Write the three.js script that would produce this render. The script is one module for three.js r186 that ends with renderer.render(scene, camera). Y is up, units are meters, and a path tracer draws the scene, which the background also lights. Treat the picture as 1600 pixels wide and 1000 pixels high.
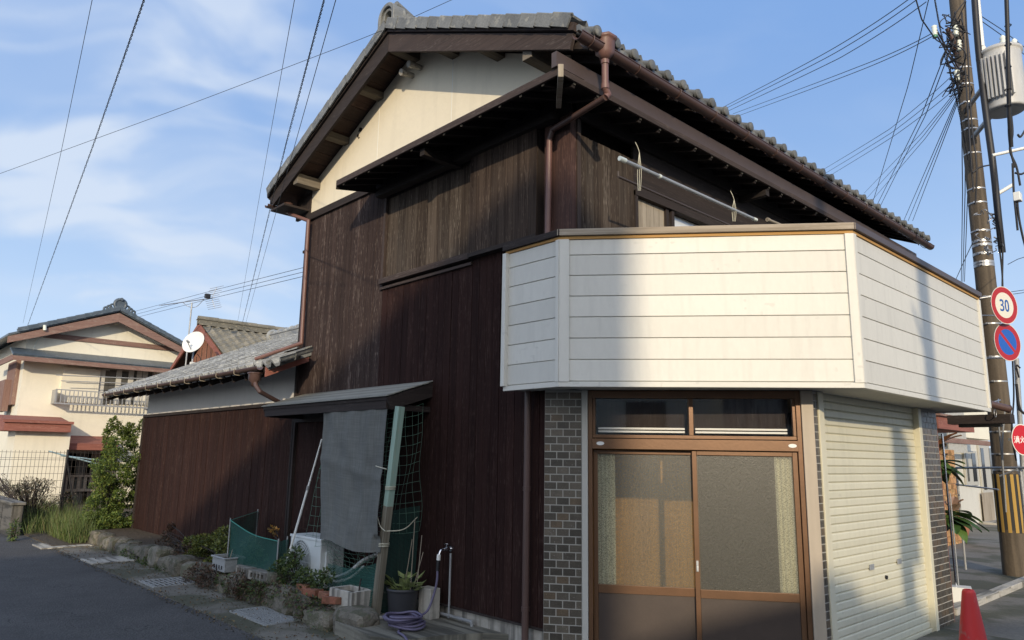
import * as THREE from 'three';
import { mergeGeometries } from 'three/addons/utils/BufferGeometryUtils.js';
import { RoundedBoxGeometry } from 'three/addons/geometries/RoundedBoxGeometry.js';

// ------------------------------------------------------------------ camera, sky, sun, exposure
const V = (x, y, z) => new THREE.Vector3(x, y, z), RAD = Math.PI / 180;
const renderer = new THREE.WebGLRenderer({ antialias: true });
renderer.toneMapping = THREE.LinearToneMapping;
renderer.toneMappingExposure = 1.12;
renderer.shadowMap.enabled = true;
const scene = new THREE.Scene();
const FPX = 1134.976, yaw = 43.0795 * RAD, pitch = 10.7071 * RAD, roll = 0.9473 * RAD;
const camera = new THREE.PerspectiveCamera(2 * Math.atan(500 / FPX) / RAD, 1.6, 0.05, 2000);
const fw = V(Math.sin(yaw) * Math.cos(pitch), Math.sin(pitch), -Math.cos(yaw) * Math.cos(pitch));
const r0 = fw.clone().cross(V(0, 1, 0)).normalize(), u0 = r0.clone().cross(fw);
const rt = r0.clone().multiplyScalar(Math.cos(roll)).addScaledVector(u0, Math.sin(roll));
const up = r0.clone().multiplyScalar(-Math.sin(roll)).addScaledVector(u0, Math.cos(roll));
const EYE = V(0, 1.72, 0);
camera.position.copy(EYE);
camera.quaternion.setFromRotationMatrix(new THREE.Matrix4().makeBasis(rt, up, fw.clone().negate()));
// survey helpers: a sight line of the photograph cut with a known plane
const ray = (x, y) => fw.clone().addScaledVector(rt, (x - 800) / FPX).addScaledVector(up, -(y - 500) / FPX);
const cut = (x, y, k, v) => { const d = ray(x, y); return EYE.clone().addScaledVector(d, (v - EYE[k]) / d[k]); };
const onx = (x, y, X) => cut(x, y, 'x', X), ony = (x, y, Y = 0) => cut(x, y, 'y', Y), onz = (x, y, Z) => cut(x, y, 'z', Z);
const dep = (x, y, D) => EYE.clone().addScaledVector(ray(x, y), D);

const LDIR = V(0.6, -0.27, -0.638).normalize();            // the way sunlight travels
const sun = new THREE.DirectionalLight(new THREE.Color(1, 0.84, 0.61), 2.9);
sun.position.copy(LDIR).multiplyScalar(-60).add(V(6, 2, -6));
sun.target.position.set(6, 2, -6);
sun.castShadow = true; sun.shadow.mapSize.set(4096, 4096);
Object.assign(sun.shadow.camera, { left: -32, right: 32, top: 32, bottom: -32, near: 1, far: 140 });
sun.shadow.radius = 1.2;
scene.add(sun, sun.target);

// ------------------------------------------------------------------ random numbers and noise
let seed = 7;
const rnd = () => { seed |= 0; seed = seed + 0x6D2B79F5 | 0; let t = Math.imul(seed ^ seed >>> 15, 1 | seed); t = t + Math.imul(t ^ t >>> 7, 61 | t) ^ t; return ((t ^ t >>> 14) >>> 0) / 4294967296; };
const rr = (a, b) => a + (b - a) * rnd();
const hsh = (x, y, s) => { let h = Math.imul(x | 0, 374761393) + Math.imul(y | 0, 668265263) + Math.imul(s | 0, 974634777) | 0; h = Math.imul(h ^ h >>> 13, 1274126177); return ((h ^ h >>> 16) >>> 0) / 4294967296; };
function vn(x, y, px, py, s) {                              // tileable value noise
  const xi = Math.floor(x), yi = Math.floor(y), fx = x - xi, fy = y - yi, u = fx * fx * (3 - 2 * fx), v = fy * fy * (3 - 2 * fy);
  const m = (a, n) => ((a % n) + n) % n, x0 = m(xi, px), x1 = m(xi + 1, px), y0 = m(yi, py), y1 = m(yi + 1, py);
  const a = hsh(x0, y0, s), b = hsh(x1, y0, s), c = hsh(x0, y1, s), d = hsh(x1, y1, s);
  return a + (b - a) * u + (c - a) * v + (a - b - c + d) * u * v;
}
function fbm(x, y, px, py, s, o = 4) { let a = 0.5, t = 0, n = 0; for (let i = 0; i < o; i++) { t += a * vn(x, y, px, py, s + i * 17); n += a; a *= 0.55; x *= 2; y *= 2; px *= 2; py *= 2; } return t / n; }
const sst = (a, b, x) => { x = Math.min(1, Math.max(0, (x - a) / (b - a))); return x * x * (3 - 2 * x); };
const mix = (a, b, t) => a + (b - a) * t;
const mix3 = (a, b, t) => [mix(a[0], b[0], t), mix(a[1], b[1], t), mix(a[2], b[2], t)];

// ------------------------------------------------------------------ the sky: evening blue with thin cloud
{
  const W = 2048, H = 1024, d = new Float32Array(W * H * 4), B = 4096;
  const sd = LDIR.clone().negate();
  for (let j = 0; j < H; j++) {
    const el = ((j + 0.5) / H - 0.5) * Math.PI, y = Math.sin(el), ce = Math.cos(el);
    for (let i = 0; i < W; i++) {
      const az = ((i + 0.5) / W - 0.5) * 2 * Math.PI, x = Math.cos(az) * ce, z = Math.sin(az) * ce;
      const h = Math.max(0, y), ca = x * sd.x + y * sd.y + z * sd.z;
      let c = mix3([0.52, 0.70, 0.92], [0.19, 0.355, 0.69], sst(0, 0.62, Math.pow(h, 0.85)));
      c = mix3(c, [0.72, 0.79, 0.88], Math.exp(-h * 12) * 0.7);
      const g = Math.exp(-(1 - ca) * 3.2), g2 = Math.exp(-(1 - ca) * 22);     // brighter and warmer round the low sun
      c = [c[0] + 0.95 * g + 1.6 * g2, c[1] + 0.82 * g + 1.25 * g2, c[2] + 0.62 * g + 0.8 * g2];
      if (y > -0.02) {
        const q = 1 / (Math.max(y, 0) + 0.22), px = x * q * 2.1 + 40, pz = z * q * 2.1 + 40;
        const wx = fbm(px * 0.8, pz * 0.8, B, B, 5, 3) * 1.7, wz = fbm(px * 0.8, pz * 0.8, B, B, 9, 3) * 1.7;
        const a = 0.85 * px + 0.53 * pz, b = -0.53 * px + 0.85 * pz;
        let n = fbm(a * 1.5 + wx * 1.4, b * 3.3 + wz * 2.2, B, B, 31, 7);
        const soft = fbm(px * 0.5 + wz * 0.5, pz * 0.5 + wx * 0.3, B, B, 77, 5);
        const side = sst(0.62, -0.12, x * 0.94 + z * 0.34 + (soft - 0.5) * 0.6);    // a cloud bank to the north-west, clear to the east
        const wisp = sst(0.50, 0.82, n * 0.66 + soft * 0.44), veil = sst(0.52, 0.78, soft) * 0.35;
        let k = Math.min(1, wisp * 0.8 + veil) * (0.12 + 0.95 * side);
        k = Math.min(0.9, k + Math.exp(-h * 8) * 0.28 * side);
        const w = 1 + 1.2 * g;
        c = mix3(c, [0.64 * w, 0.72 * w, 0.84 * w], Math.min(0.82, k * 0.9));
      } else c = [0.13, 0.12, 0.11];
      const o = (j * W + i) * 4; d[o] = c[0]; d[o + 1] = c[1]; d[o + 2] = c[2]; d[o + 3] = 1;
    }
  }
  const t = new THREE.DataTexture(d, W, H, THREE.RGBAFormat, THREE.FloatType);
  t.mapping = THREE.EquirectangularReflectionMapping; t.magFilter = t.minFilter = THREE.LinearFilter; t.colorSpace = THREE.LinearSRGBColorSpace; t.needsUpdate = true;
  scene.background = t; scene.environment = t;
}

// ------------------------------------------------------------------ textures (sizes in metres)
const s8 = v => Math.max(0, Math.min(255, Math.round(255 * (v <= 0.0031308 ? 12.92 * v : 1.055 * Math.pow(v, 1 / 2.4) - 0.055))));
function tex(w, h, mw, mh, fn) {                             // fn(u, v) -> [r, g, b, height] linear; returns { map, bump }
  const a = new Uint8Array(w * h * 4), b = new Uint8Array(w * h * 4);
  for (let j = 0; j < h; j++) for (let i = 0; i < w; i++) {
    const c = fn((i + 0.5) / w, (j + 0.5) / h), o = (j * w + i) * 4;
    a[o] = s8(c[0]); a[o + 1] = s8(c[1]); a[o + 2] = s8(c[2]); a[o + 3] = 255;
    b[o] = b[o + 1] = b[o + 2] = Math.max(0, Math.min(255, (c[3] ?? 0.5) * 255)); b[o + 3] = 255;
  }
  const mk = (p, srgb) => { const t = new THREE.DataTexture(p, w, h, THREE.RGBAFormat); t.wrapS = t.wrapT = THREE.RepeatWrapping; t.magFilter = THREE.LinearFilter; t.minFilter = THREE.LinearMipmapLinearFilter; t.generateMipmaps = true; if (srgb) t.colorSpace = THREE.SRGBColorSpace; t.repeat.set(1 / mw, 1 / mh); t.needsUpdate = true; return t; };
  return { map: mk(a, true), bump: mk(b, false) };
}
function woodTex(base, dark, worn, amount, s) {
  return tex(512, 1024, 0.8, 2.4, (u, v) => {
    const g = fbm(u * 64, v * 5, 64, 5, s, 4), g2 = fbm(u * 14, v * 3, 14, 3, s + 3, 3);
    let c = mix3(dark, base, sst(0.2, 0.8, g * 0.7 + g2 * 0.4));
    const zone = fbm(u * 9, v * 3, 9, 3, s + 40, 3), fl = fbm(u * 130, v * 34, 130, 34, s + 60, 3), sp = vn(u * 170, v * 120, 170, 120, s + 90);
    const k = sst(0.62, 0.76, fl * 0.72 + zone * 0.3) * amount + (sp > 0.985 ? 0.5 * amount : 0);
    c = mix3(c, worn, Math.min(1, k));
    return [...c, 0.35 + 0.45 * g - 0.25 * k];
  });
}
const T = {
  siding: woodTex([0.056, 0.038, 0.033], [0.027, 0.018, 0.016], [0.22, 0.175, 0.15], 0.62, 11),
  sidingRed: woodTex([0.044, 0.019, 0.015], [0.026, 0.011, 0.009], [0.17, 0.105, 0.08], 0.34, 23),
  grey: woodTex([0.095, 0.075, 0.060], [0.036, 0.026, 0.021], [0.26, 0.22, 0.18], 0.55, 37),
  brown: woodTex([0.055, 0.037, 0.031], [0.030, 0.020, 0.017], [0.20, 0.17, 0.15], 0.3, 51),
  pale: woodTex([0.36, 0.31, 0.24], [0.20, 0.165, 0.12], [0.5, 0.45, 0.38], 0.3, 67),
  honey: woodTex([0.52, 0.30, 0.10], [0.36, 0.19, 0.06], [0.6, 0.42, 0.2], 0.2, 71),
  mint: woodTex([0.30, 0.42, 0.35], [0.22, 0.32, 0.26], [0.42, 0.38, 0.3], 0.7, 73),
  pink: woodTex([0.25, 0.15, 0.12], [0.17, 0.098, 0.08], [0.36, 0.30, 0.25], 0.7, 79),
  plaster: tex(512, 512, 3, 3, (u, v) => { const n = fbm(u * 5, v * 5, 5, 5, 3, 5), f = fbm(u * 60, v * 60, 60, 60, 8, 3), st = fbm(u * 24, v * 3, 24, 3, 15, 3); const k = mix(0.93, 1.04, n) * mix(0.98, 1.02, f) * mix(1, 0.95, sst(0.55, 0.8, st)); return [0.78 * k, 0.705 * k, 0.545 * k, f]; }),
  white: tex(512, 512, 2.2, 2.2, (u, v) => { const n = fbm(u * 6, v * 3, 6, 3, 103, 5), f = fbm(u * 90, v * 40, 90, 40, 108, 3), st = fbm(u * 40, v * 2, 40, 2, 111, 3), sp = sst(0.8, 0.9, vn(u * 50, v * 60, 50, 60, 118)) * 0.12; const k = mix(0.94, 1.03, n) * mix(0.97, 1.03, f) * mix(1, 0.945, sst(0.52, 0.85, st)) - sp * sst(0.5, 0.7, n); return [0.64 * k, 0.622 * k, 0.555 * k, f]; }),
  concrete: tex(512, 512, 2, 2, (u, v) => { const n = fbm(u * 6, v * 6, 6, 6, 203, 5), f = fbm(u * 80, v * 80, 80, 80, 208, 3), st = fbm(u * 26, v * 2, 26, 2, 211, 4); const k = mix(0.75, 1.2, n) * mix(0.85, 1.12, f) * mix(1.25, 0.45, sst(0.42, 0.7, st)); return [0.25 * k, 0.235 * k, 0.205 * k, n * 0.5 + f * 0.5]; }),
  paving: tex(1024, 1024, 4, 4, (u, v) => { const n = fbm(u * 8, v * 8, 8, 8, 303, 6), m = fbm(u * 5, v * 5, 5, 5, 305, 4), f = fbm(u * 160, v * 160, 160, 160, 308, 2), g = vn(u * 300, v * 300, 300, 300, 311); const k = mix(0.7, 1.25, n) * mix(0.8, 1.2, f); let c = [0.155 * k, 0.143 * k, 0.120 * k]; c = mix3(c, [0.05, 0.052, 0.026], sst(0.47, 0.62, m) * 0.8); if (g > 0.95) c = c.map(q => q + 0.12); return [...c, f * 0.6 + n * 0.4]; }),
  asphalt: tex(1024, 1024, 3, 3, (u, v) => { const n = fbm(u * 4, v * 4, 4, 4, 403, 5), f = vn(u * 240, v * 240, 240, 240, 408), g = vn(u * 420, v * 420, 420, 420, 409), p = fbm(u * 9, v * 9, 9, 9, 412, 3); const k = mix(0.65, 1.35, n) * mix(0.7, 1.3, f) * mix(0.8, 1.2, p); let c = [0.060 * k, 0.058 * k, 0.058 * k]; if (g > 0.955) c = c.map(q => q + 0.11 * f); const ck = Math.abs(fbm(u * 3, v * 3, 3, 3, 431, 5) - 0.5); if (ck < 0.004) c = c.map(q => q * 0.45); return [...c, f * 0.6 + g * 0.4]; }),
  roof: tex(512, 512, 1.4, 1.4, (u, v) => { const n = fbm(u * 9, v * 9, 9, 9, 503, 5), f = fbm(u * 70, v * 70, 70, 70, 508, 3), l = fbm(u * 22, v * 22, 22, 22, 511, 4); const k = mix(0.72, 1.25, n) * mix(0.85, 1.15, f); let c = [0.165 * k, 0.168 * k, 0.160 * k]; c = mix3(c, [0.34, 0.33, 0.28], sst(0.60, 0.74, l) * 0.5); return [...c, f]; }),
  tile: tex(256, 256, 0.5, 0.5, (u, v) => { const n = fbm(u * 8, v * 8, 8, 8, 603, 4), f = vn(u * 90, v * 90, 90, 90, 608), g = vn(u * 60, v * 60, 60, 60, 611); const k = mix(0.75, 1.25, n) * mix(0.85, 1.15, f); let c = [0.125 * k, 0.105 * k, 0.078 * k]; if (g > 0.93) c = c.map(q => q + 0.16); return [...c, f]; }),
  stone: tex(512, 512, 0.9, 0.9, (u, v) => { const n = fbm(u * 7, v * 7, 7, 7, 703, 5), f = fbm(u * 60, v * 60, 60, 60, 708, 3), m = fbm(u * 10, v * 10, 10, 10, 711, 4); const k = mix(0.6, 1.3, n) * mix(0.75, 1.25, f); let c = [0.24 * k, 0.215 * k, 0.170 * k]; c = mix3(c, [0.075, 0.085, 0.035], sst(0.46, 0.66, m) * 0.6); return [...c, f * 0.6 + n * 0.4]; }),
  soil: tex(256, 256, 0.8, 0.8, (u, v) => { const n = fbm(u * 16, v * 16, 16, 16, 803, 5), g = vn(u * 70, v * 70, 70, 70, 808); const k = mix(0.5, 1.5, n); return [0.060 * k + (g > 0.9 ? 0.06 : 0), 0.044 * k + (g > 0.9 ? 0.045 : 0), 0.028 * k + (g > 0.9 ? 0.02 : 0), n]; }),
  pole: tex(256, 1024, 1.2, 5, (u, v) => { const n = fbm(u * 6, v * 10, 6, 10, 903, 5), st = fbm(u * 18, v * 3, 18, 3, 908, 4), f = fbm(u * 60, v * 200, 60, 200, 911, 2); const k = mix(0.75, 1.2, n) * mix(0.9, 1.1, f) * mix(1.2, 0.72, sst(0.35, 0.7, st)); return [0.20 * k, 0.165 * k, 0.125 * k, f]; }),
  metal: tex(256, 256, 1, 1, (u, v) => { const n = fbm(u * 6, v * 6, 6, 6, 953, 4), f = fbm(u * 80, v * 80, 80, 80, 955, 2); const k = mix(0.82, 1.12, n) * mix(0.94, 1.06, f); return [0.9 * k, 0.9 * k, 0.9 * k, f]; }),
  shade: tex(512, 512, 1.4, 1.5, (u, v) => { const a = fbm(u * 160, v * 9, 160, 9, 981, 3), b = fbm(u * 9, v * 160, 9, 160, 983, 3), n = fbm(u * 5, v * 5, 5, 5, 985, 5), c = Math.abs(fbm(u * 3 + v * 2, v * 4, 99, 4, 987, 4) - 0.5); const k = mix(0.78, 1.2, a) * mix(0.85, 1.15, b) * mix(0.8, 1.2, n); return [0.125 * k, 0.13 * k, 0.122 * k, 0.5 * a + 0.2 * b + Math.min(0.3, c * 3)]; }),
  cone: tex(256, 256, 1, 1, (u, v) => { const n = fbm(u * 7, v * 7, 7, 7, 991, 5), sc = sst(0.62, 0.72, fbm(u * 12, v * 40, 12, 40, 993, 4)); return [mix(0.52, 0.40, sc) * mix(0.8, 1.1, n), mix(0.018, 0.09, sc), mix(0.018, 0.075, sc), n]; }),
  cloth: tex(256, 256, 0.12, 0.12, (u, v) => { const k = 0.75 + 0.25 * Math.sin(u * 6.2832 * 24) * Math.sin(v * 6.2832 * 24); return [k, k, k, k]; }),
  frost: tex(512, 512, 0.5, 0.5, (u, v) => { const n = vn(u * 120, v * 120, 120, 120, 971), f = vn(u * 230, v * 230, 230, 230, 973), q = vn((u + v) * 60, (u - v) * 60, 120, 120, 975); const k = sst(0.3, 0.8, n * 0.55 + f * 0.3 + q * 0.15); return [mix(0.60, 0.97, k), mix(0.60, 0.97, k), mix(0.55, 0.90, k), n * 0.6 + f * 0.4]; }),
};
const std = (o) => new THREE.MeshStandardMaterial({ roughness: 0.85, ...o });
const mt = (t, o = {}, bs = 0.003) => std({ map: T[t].map, bumpMap: T[t].bump, bumpScale: bs, ...o });
const col = (r, g, b, o = {}) => std({ color: new THREE.Color().setRGB(r, g, b), ...o });
const tone = (k, r = 1, g = 1, b = 1) => new THREE.Color().setRGB(k * r, k * g, k * b);
const matte = (t, ks, bs = 0.004) => ks.map(k => new THREE.MeshPhysicalMaterial({ map: T[t].map, bumpMap: T[t].bump, bumpScale: bs, roughness: 0.9, specularIntensity: 0.3, color: Array.isArray(k) ? tone(1, ...k) : tone(k) }));
const vary = (t, ks, o = {}, bs) => ks.map(k => mt(t, { color: Array.isArray(k) ? tone(1, ...k) : tone(k), ...o }, bs));
const M = {
  siding: matte('siding', [1, 0.84, 1.14, 0.92]), sidingMid: matte('sidingRed', [[0.66, 0.70, 0.74], [0.55, 0.58, 0.62], [0.76, 0.8, 0.84], [0.62, 0.64, 0.68]]), sidingRed: matte('sidingRed', [[0.86, 0.95, 0.95], [0.72, 0.8, 0.82], [0.98, 1.06, 1.04], [0.8, 0.87, 0.88]]),
  grey: matte('grey', [[0.97, 0.98, 0.98], [0.78, 0.79, 0.8], [1.1, 1.1, 1.08], [0.68, 0.66, 0.65]]), brown: mt('brown'), brownDk: mt('brown', { color: tone(0.55) }), brownDeep: mt('brown', { color: tone(0.36) }), brownRed: mt('brown', { color: tone(1.0, 1.25, 0.85, 0.75) }),  // pent roof sheets and rafters: brown wood in its darkest tone
  soffit: vary('brown', [[0.85, 0.7, 0.62], [1.05, 0.8, 0.7], [0.7, 0.6, 0.55]]),
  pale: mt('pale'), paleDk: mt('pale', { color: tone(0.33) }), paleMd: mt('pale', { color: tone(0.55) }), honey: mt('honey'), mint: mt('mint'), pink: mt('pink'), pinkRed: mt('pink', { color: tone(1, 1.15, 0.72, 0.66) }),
  plaster: mt('plaster', {}, 0.0015), plasterGrey: mt('plaster', { color: tone(0.86, 0.95, 1, 1.18) }, 0.0015), cream: mt('plaster', { color: tone(1, 1, 1.05, 1.12) }, 0.0015),
  white: vary('white', [1, 0.96, 1.03], { roughness: 0.5 }, 0.0006), whiteDk: mt('white', { color: tone(0.5) }), soffitW: mt('white', { color: tone(0.8) }),
  shut: vary('white', [[0.99, 0.975, 0.84], [0.95, 0.935, 0.8], [1.02, 1.005, 0.87]], { roughness: 0.45 }, 0.0004), jamb: mt('white', { color: tone(1, 1.02, 0.99, 0.84), roughness: 0.4 }, 0.0004), greyAlu: mt('white', { color: tone(0.72), roughness: 0.45 }, 0.0004),
  concrete: mt('concrete', {}, 0.004), concPale: mt('concrete', { color: tone(1.35) }, 0.004), paving: mt('paving', {}, 0.006), asphalt: mt('asphalt', { roughness: 0.9 }, 0.012),
  roof: vary('roof', [1, 0.86, 1.14], { roughness: 0.55 }), roofDk: vary('roof', [0.72, 0.62, 0.82], { roughness: 0.5 }), roofPale: vary('roof', [[1.7, 1.7, 1.72], [1.45, 1.45, 1.5], [2.0, 2.0, 2.0]], { roughness: 0.5 }), roofBlue: vary('roof', [[0.5, 0.62, 0.8], [0.42, 0.55, 0.72]], { roughness: 0.4 }), roofTan: vary('roof', [[1.15, 1.05, 0.88], [1.0, 0.92, 0.78], [1.35, 1.22, 1.02]]),
  tile: vary('tile', [0.72, 0.52, 0.9, 0.42, 0.62, [0.86, 0.74, 0.62]], { roughness: 0.35 }, 0.001), grout: col(0.40, 0.385, 0.345),
  stone: vary('stone', [0.62, 0.5, 0.74], {}, 0.02), soil: mt('soil', {}, 0.02), pole: mt('pole', { color: tone(0.5, 1, 0.95, 0.88), roughness: 0.9 }),
  bronze: mt('metal', { color: tone(1, 0.175, 0.092, 0.047), metalness: 0.35, roughness: 0.34 }, 0.0002), bronzeDk: mt('metal', { color: tone(1, 0.062, 0.043, 0.033), roughness: 0.5 }, 0.0002),
  gutter: mt('metal', { color: tone(1, 0.10, 0.058, 0.048), roughness: 0.4 }, 0.0002), pipe: mt('metal', { color: tone(1, 0.185, 0.095, 0.078), roughness: 0.45 }, 0.0002), band: mt('metal', { color: tone(1, 0.085, 0.060, 0.052), roughness: 0.5 }, 0.0002),
  steel: col(0.42, 0.42, 0.42, { metalness: 0.7, roughness: 0.38 }), galv: mt('metal', { color: tone(0.46, 0.98, 1, 1), metalness: 0.45, roughness: 0.5 }), dark: col(0.012, 0.012, 0.014), wire: col(0.02, 0.02, 0.024, { roughness: 0.6 }), chrome: col(0.7, 0.7, 0.72, { metalness: 1, roughness: 0.12 }),
  plastic: col(0.62, 0.66, 0.66, { roughness: 0.45 }), whitePl: col(0.74, 0.74, 0.70, { roughness: 0.4 }), black: col(0.012, 0.012, 0.014, { roughness: 0.5 }), rope: col(0.55, 0.52, 0.40), porcelain: col(0.72, 0.76, 0.68, { roughness: 0.2 }), insGreen: col(0.06, 0.22, 0.12, { roughness: 0.3 }),
  glass: new THREE.MeshPhysicalMaterial({ color: 0xffffff, transmission: 1, thickness: 0, roughness: 0.03, ior: 1.5 }),
  frost: new THREE.MeshPhysicalMaterial({ map: T.frost.map, bumpMap: T.frost.bump, bumpScale: 0.0008, color: tone(0.84, 1, 0.98, 0.86), transmission: 0.93, thickness: 0, roughness: 0.36, ior: 1.5 }),
  darkGlass: col(0.02, 0.022, 0.024, { roughness: 0.06 }), greyGlass: col(0.10, 0.10, 0.09, { roughness: 0.12 }),
  zinc: vary('metal', [[0.27, 0.265, 0.23], [0.36, 0.35, 0.30]], { roughness: 0.7 }, 0.002), brick: vary('stone', [[0.95, 0.40, 0.30], [1.2, 0.54, 0.40]]), lime: col(0.5, 0.5, 0.5),
};

// ------------------------------------------------------------------ building kit
const names = {};
function numbered(n) { const k = names[n] = (names[n] ?? -1) + 1; return k ? n + '_' + String(k).padStart(3, '0') : n; }
function tag(o, label, category, group, kind) { o.userData = { label, category }; if (group) o.userData.group = group; if (kind) o.userData.kind = kind; return o; }
function thing(name, label, category, group) { const o = new THREE.Group(); o.name = numbered(name); scene.add(o); return tag(o, label, category, group); }
function rebase(o, p) { o.position.copy(p); for (const c of o.children) c.position.sub(p); return o; }   // puts the group's origin at the thing's foot
function mesh(name, g, m, parent = scene, kind) {
  if (Array.isArray(g)) g = mg(g);
  const o = new THREE.Mesh(g, m); o.name = parent === scene ? numbered(name) : name; o.castShadow = o.receiveShadow = true; parent.add(o);
  if (kind) o.userData.kind = kind; return o;
}
function part(name, parent) { const g = new THREE.Group(); g.name = name; parent.add(g); return g; }
const struct = (name, g, m) => mesh(name, g, m, scene, 'structure');
const clean = g => { g = g.index ? g.toNonIndexed() : g; for (const k of Object.keys(g.attributes)) if (!['position', 'normal', 'uv', 'color'].includes(k)) g.deleteAttribute(k); return g; };
function mg(list) { list = list.map(clean); const c = list.some(g => g.attributes.color); if (!c) return mergeGeometries(list); for (const g of list) if (!g.attributes.color) g.setAttribute('color', new THREE.BufferAttribute(new Float32Array(g.attributes.position.count * 3).fill(1), 3)); return mergeGeometries(list); }
function uvm(g, grain = 'y', du = 0, dv = 0) {                // uv in metres, v along the grain
  g = clean(g); const p = g.attributes.position, n = g.attributes.normal, uv = new Float32Array(p.count * 2), ax = ['x', 'y', 'z'], gi = ax.indexOf(grain), P = [0, 0, 0];
  for (let i = 0; i < p.count; i++) {
    P[0] = p.getX(i); P[1] = p.getY(i); P[2] = p.getZ(i);
    const N = [Math.abs(n.getX(i)), Math.abs(n.getY(i)), Math.abs(n.getZ(i))], k = N[0] > N[1] ? (N[0] > N[2] ? 0 : 2) : (N[1] > N[2] ? 1 : 2);
    let a, b; if (k === gi) { a = (gi + 1) % 3; b = (gi + 2) % 3; } else { b = gi; a = 3 - gi - k; }
    uv[2 * i] = P[a] + du; uv[2 * i + 1] = P[b] + dv;
  }
  g.setAttribute('uv', new THREE.BufferAttribute(uv, 2)); return g;
}
function bx(x0, x1, y0, y1, z0, z1, grain = 'y', rand = true) { const g = new THREE.BoxGeometry(Math.abs(x1 - x0), Math.abs(y1 - y0), Math.abs(z1 - z0)); g.translate((x0 + x1) / 2, (y0 + y1) / 2, (z0 + z1) / 2); return uvm(g, grain, rand ? rnd() * 3 : 0, rand ? rnd() * 3 : 0); }
function rbx(x0, x1, y0, y1, z0, z1, r = 0.005, grain = 'y') { const g = new RoundedBoxGeometry(Math.abs(x1 - x0), Math.abs(y1 - y0), Math.abs(z1 - z0), 2, r); g.translate((x0 + x1) / 2, (y0 + y1) / 2, (z0 + z1) / 2); return uvm(g, grain, rnd() * 3, rnd() * 3); }
function xf(g, pos, ry = 0, rx = 0, rz = 0, s = 1) { const m = new THREE.Matrix4().compose(pos, new THREE.Quaternion().setFromEuler(new THREE.Euler(rx, ry, rz, 'YXZ')), typeof s === 'number' ? V(s, s, s) : s); return g.clone().applyMatrix4(m); }
// outline extruded along x (points are [z, y]), along y (points are [x, z]) or along z (points are [x, y])
function prism(axis, pts, a, b, grain = 'y') {
  const f = { x: p => [-p[0], p[1]], y: p => [p[0], -p[1]], z: p => p }[axis], sh = new THREE.Shape(pts.map(p => new THREE.Vector2(...f(p))));
  const g = new THREE.ExtrudeGeometry(sh, { depth: b - a, bevelEnabled: false });
  if (axis === 'x') g.rotateY(Math.PI / 2).translate(a, 0, 0); else if (axis === 'y') g.rotateX(-Math.PI / 2).translate(0, a, 0); else g.translate(0, 0, a);
  return uvm(g, grain, rnd() * 3, rnd() * 3);
}
function tube(pts, r, seg = 0, rad = 6, straight = false) {
  const P = pts.map(p => p.isVector3 ? p : V(...p));
  const c = straight ? P.reduce((cp, p, i) => { if (i) cp.add(new THREE.LineCurve3(P[i - 1], p)); return cp; }, new THREE.CurvePath()) : new THREE.CatmullRomCurve3(P, false, 'centripetal');
  return clean(new THREE.TubeGeometry(c, seg || Math.max(4, P.length * 5), r, rad, false));
}
function rod(a, b, r, r2 = r, rad = 10) {                     // closed tapered cylinder from a to b
  a = a.isVector3 ? a : V(...a); b = b.isVector3 ? b : V(...b); const d = b.clone().sub(a), g = new THREE.CylinderGeometry(r2, r, d.length(), rad);
  g.translate(0, d.length() / 2, 0); g.applyQuaternion(new THREE.Quaternion().setFromUnitVectors(V(0, 1, 0), d.clone().normalize())).translate(a.x, a.y, a.z); return clean(g);
}
const rods = (list, r, rad = 8) => mg(list.map(([a, b]) => rod(a, b, r, r, rad)));
const bend = (pts, r, rad = 10) => mg(pts.slice(1).map((p, i) => rod(pts[i], p, r, r, rad)).concat(pts.slice(1, -1).map(p => clean(new THREE.SphereGeometry(r * 1.04, rad, 8)).translate(p.x, p.y, p.z))));
const lathe = (pts, seg = 20) => clean(new THREE.LatheGeometry(pts.map(p => new THREE.Vector2(...p)), seg));
// leaves: folded blades scattered by a sampler
function blade(o, d, nrm, L, W, arr, nor, c, cols) {
  const s = d.clone().cross(nrm).normalize(), n = s.clone().cross(d).normalize(), m = o.clone().addScaledVector(d, L * 0.5).addScaledVector(n, -W * 0.22), e = o.clone().addScaledVector(d, L);
  const a = o.clone().addScaledVector(d, L * 0.45).addScaledVector(s, W / 2), b = o.clone().addScaledVector(d, L * 0.45).addScaledVector(s, -W / 2);
  for (const t of [[o, a, m], [a, e, m], [o, m, b], [m, e, b]]) { const q = t[1].clone().sub(t[0]).cross(t[2].clone().sub(t[0])).normalize(); for (const p of t) { arr.push(p.x, p.y, p.z); nor.push(q.x, q.y, q.z); cols.push(...c); } }
}
function leaves(n, where, L, W, palette, droop = 0.2) {
  const a = [], nn = [], cc = [];
  for (let i = 0; i < n; i++) {
    const [p, out] = where(i), d = V(rr(-1, 1), rr(-0.7, 0.9) - droop, rr(-1, 1)).addScaledVector(out, 0.9).normalize(), k = palette[Math.floor(rnd() * palette.length)], b = rr(0.75, 1.25), l = L * rr(0.6, 1.25);
    blade(p, d, V(rr(-0.6, 0.6), 1, rr(-0.6, 0.6)).normalize(), l, W * l / L, a, nn, k.map(q => q * b), cc);
  }
  const g = new THREE.BufferGeometry(); g.setAttribute('position', new THREE.Float32BufferAttribute(a, 3)); g.setAttribute('normal', new THREE.Float32BufferAttribute(nn, 3)); g.setAttribute('color', new THREE.Float32BufferAttribute(cc, 3)); g.setAttribute('uv', new THREE.Float32BufferAttribute(new Float32Array(a.length / 3 * 2), 2)); return g;
}
const leafM = new THREE.MeshPhysicalMaterial({ vertexColors: true, side: THREE.DoubleSide, roughness: 0.62, transmission: 0.25, thickness: 0 });
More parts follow.
